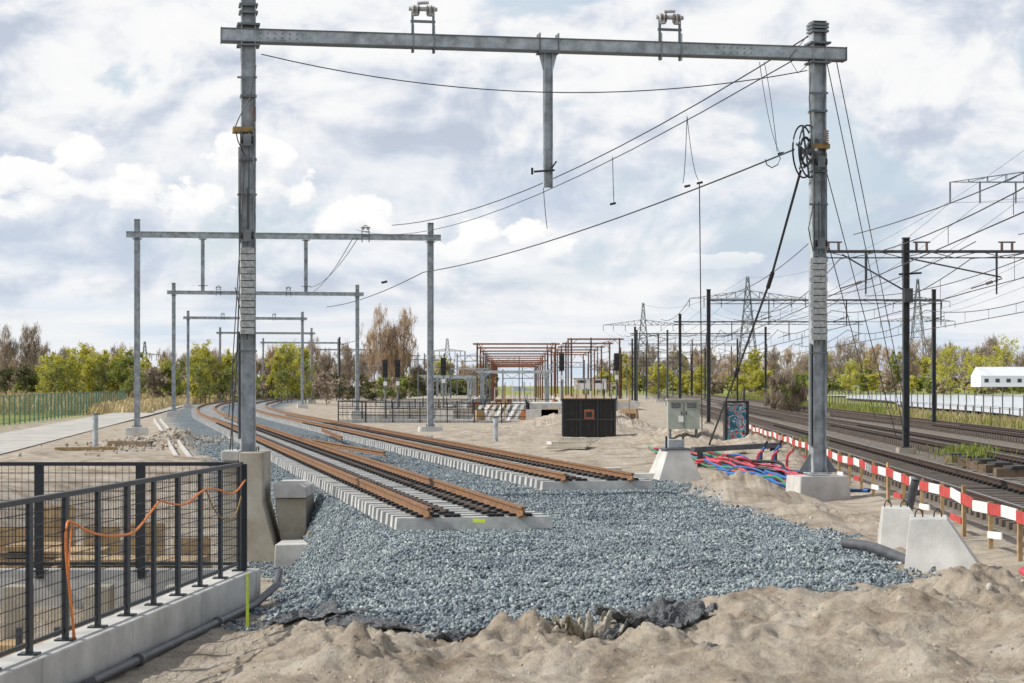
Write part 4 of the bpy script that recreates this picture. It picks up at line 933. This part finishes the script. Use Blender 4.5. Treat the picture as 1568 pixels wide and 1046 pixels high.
tone=mth('ADD',mth('ADD',mth('MULTIPLY',big,.55),mth('MULTIPLY',deck,.45)),mth('MULTIPLY',emb,.45))
deckcol=rmp(tone,[(.37,(.56,.62,.73)),(.44,(.70,.75,.84)),(.49,(.85,.875,.92)),(.55,(.97,.975,.985)),(.62,(1,1,1))])
band=mth('MULTIPLY',mr(ev,.045,.06),mr(ev,.13,.09))
deckcol=mx(mth('MULTIPLY',band,.7),deckcol,rmp(mth('ADD',big,mth('MULTIPLY',emb,.6)),[(.35,(.60,.68,.81)),(.5,(.74,.80,.89)),(.62,(.90,.92,.96))]))
lowc=rmp(strat,[(.38,(.68,.78,.90)),(.5,(.87,.90,.94)),(.62,(.97,.975,.98))])
lowf=mr(ev,.025,.058,.85,0.0); col=mx(lowf,deckcol,lowc)
skyb=N(nt,'ShaderNodeVectorMath',operation='SCALE'); L(sky.outputs[0],skyb.inputs[0]); skyb.inputs[3].default_value=.1
gap=mth('MULTIPLY',mr(nz(uv,9,5,.55,.5),.46,.38,0.0,1.0),mr(ev,.03,.08))
bluec=mx(.65,skyb.outputs[0],rmp(big,[(0,(.66,.80,.95)),(1,(.76,.87,.96))])); col=mx(mth('MULTIPLY',gap,.8),col,bluec)
puffs=[(430,255,30,30),(405,285,66,48),(455,298,38,32),(370,250,52,42),(540,330,48,32),(575,350,35,24),(510,348,34,24),(135,258,36,30),(110,300,76,36),(20,290,42,34),(60,320,64,26),(800,362,44,26),(840,385,44,24),(735,360,40,22),(700,388,44,22),(760,398,80,18),(1110,400,60,14),(300,320,80,44),(215,300,52,36)]
def field(A_,E_,fn_):
    mxv=None
    for a,b_,rx,ry in puffs:
        da=mth('MULTIPLY',mth('SUBTRACT',A_,(a-CX)/F),F/rx/1.2); de=mth('MULTIPLY',mth('SUBTRACT',E_,(HZ-b_)/F),F/ry/1.2)
        dd=mth('SUBTRACT',1.0,mth('SQRT',mth('ADD',mth('MULTIPLY',da,da),mth('MULTIPLY',de,de))))
        mxv=dd if mxv is None else mth('SMOOTH_MAX',mxv,dd,.2)
    return mth('ADD',mxv,mth('MULTIPLY',mth('SUBTRACT',fn_,.5),2.3))
fineu=nz(uvu,42,6,.6,.2)
pm=field(az,ev,fine); pmu=field(mth('SUBTRACT',az,.004),mth('ADD',ev,.008),fineu)
lit=mth('SUBTRACT',pm,pmu)            # positive on the sun-facing upper left of each cloud head
wide=mr(lit,-.5,.4,.75,.16)           # crisp tops, dissolving bases
pmask=mth('DIVIDE',mth('SUBTRACT',pm,.08),wide,clamp=True)
pcol=rmp(mth('ADD',mth('MULTIPLY',lit,.45),.5),[(.22,(.74,.785,.86)),(.42,(.86,.885,.93)),(.55,(.97,.975,.985)),(.68,(1.04,1.04,1.03))])
fadeb=mr(ev,.050,.075); col=mx(mth('MULTIPLY',mth('MULTIPLY',pmask,fadeb),.95),col,pcol)
hi=mth('MULTIPLY',mr(ev,.28,.5),mr(nz(cmb(sx.outputs[0],sx.outputs[1],ev),2.2,4,.55),.62,.42)); col=mx(mth('MULTIPLY',hi,.9),col,skyb.outputs[0])
sc=N(nt,'ShaderNodeVectorMath',operation='SCALE'); L(col,sc.inputs[0]); sc.inputs[3].default_value=9.7; L(sc.outputs[0],bg.inputs['Color'])
su=bpy.data.lights.new('sun','SUN'); su.energy=4.3; su.angle=math.radians(.6); su.color=(1,.95,.87); so=bpy.data.objects.new('sun',su); scene.collection.objects.link(so); so.rotation_euler=(-SD).to_track_quat('-Z','Y').to_euler(); so.location=(-20,0,40)
scene.view_settings.view_transform='Standard'; scene.view_settings.look='None'; scene.view_settings.exposure=0
cam=bpy.data.cameras.new('camera'); co=bpy.data.objects.new('camera',cam); scene.collection.objects.link(co); scene.camera=co
co.location=(0,0,CH); co.rotation_euler=(math.radians(90),0,0); cam.lens=70.0; cam.sensor_width=36; cam.shift_y=(HZ-523)/1568; cam.clip_end=8000; cam.clip_start=.1
cam.dof.use_dof=True; cam.dof.focus_distance=38; cam.dof.aperture_fstop=5.0
print('verts',nv,'stones',len(P))
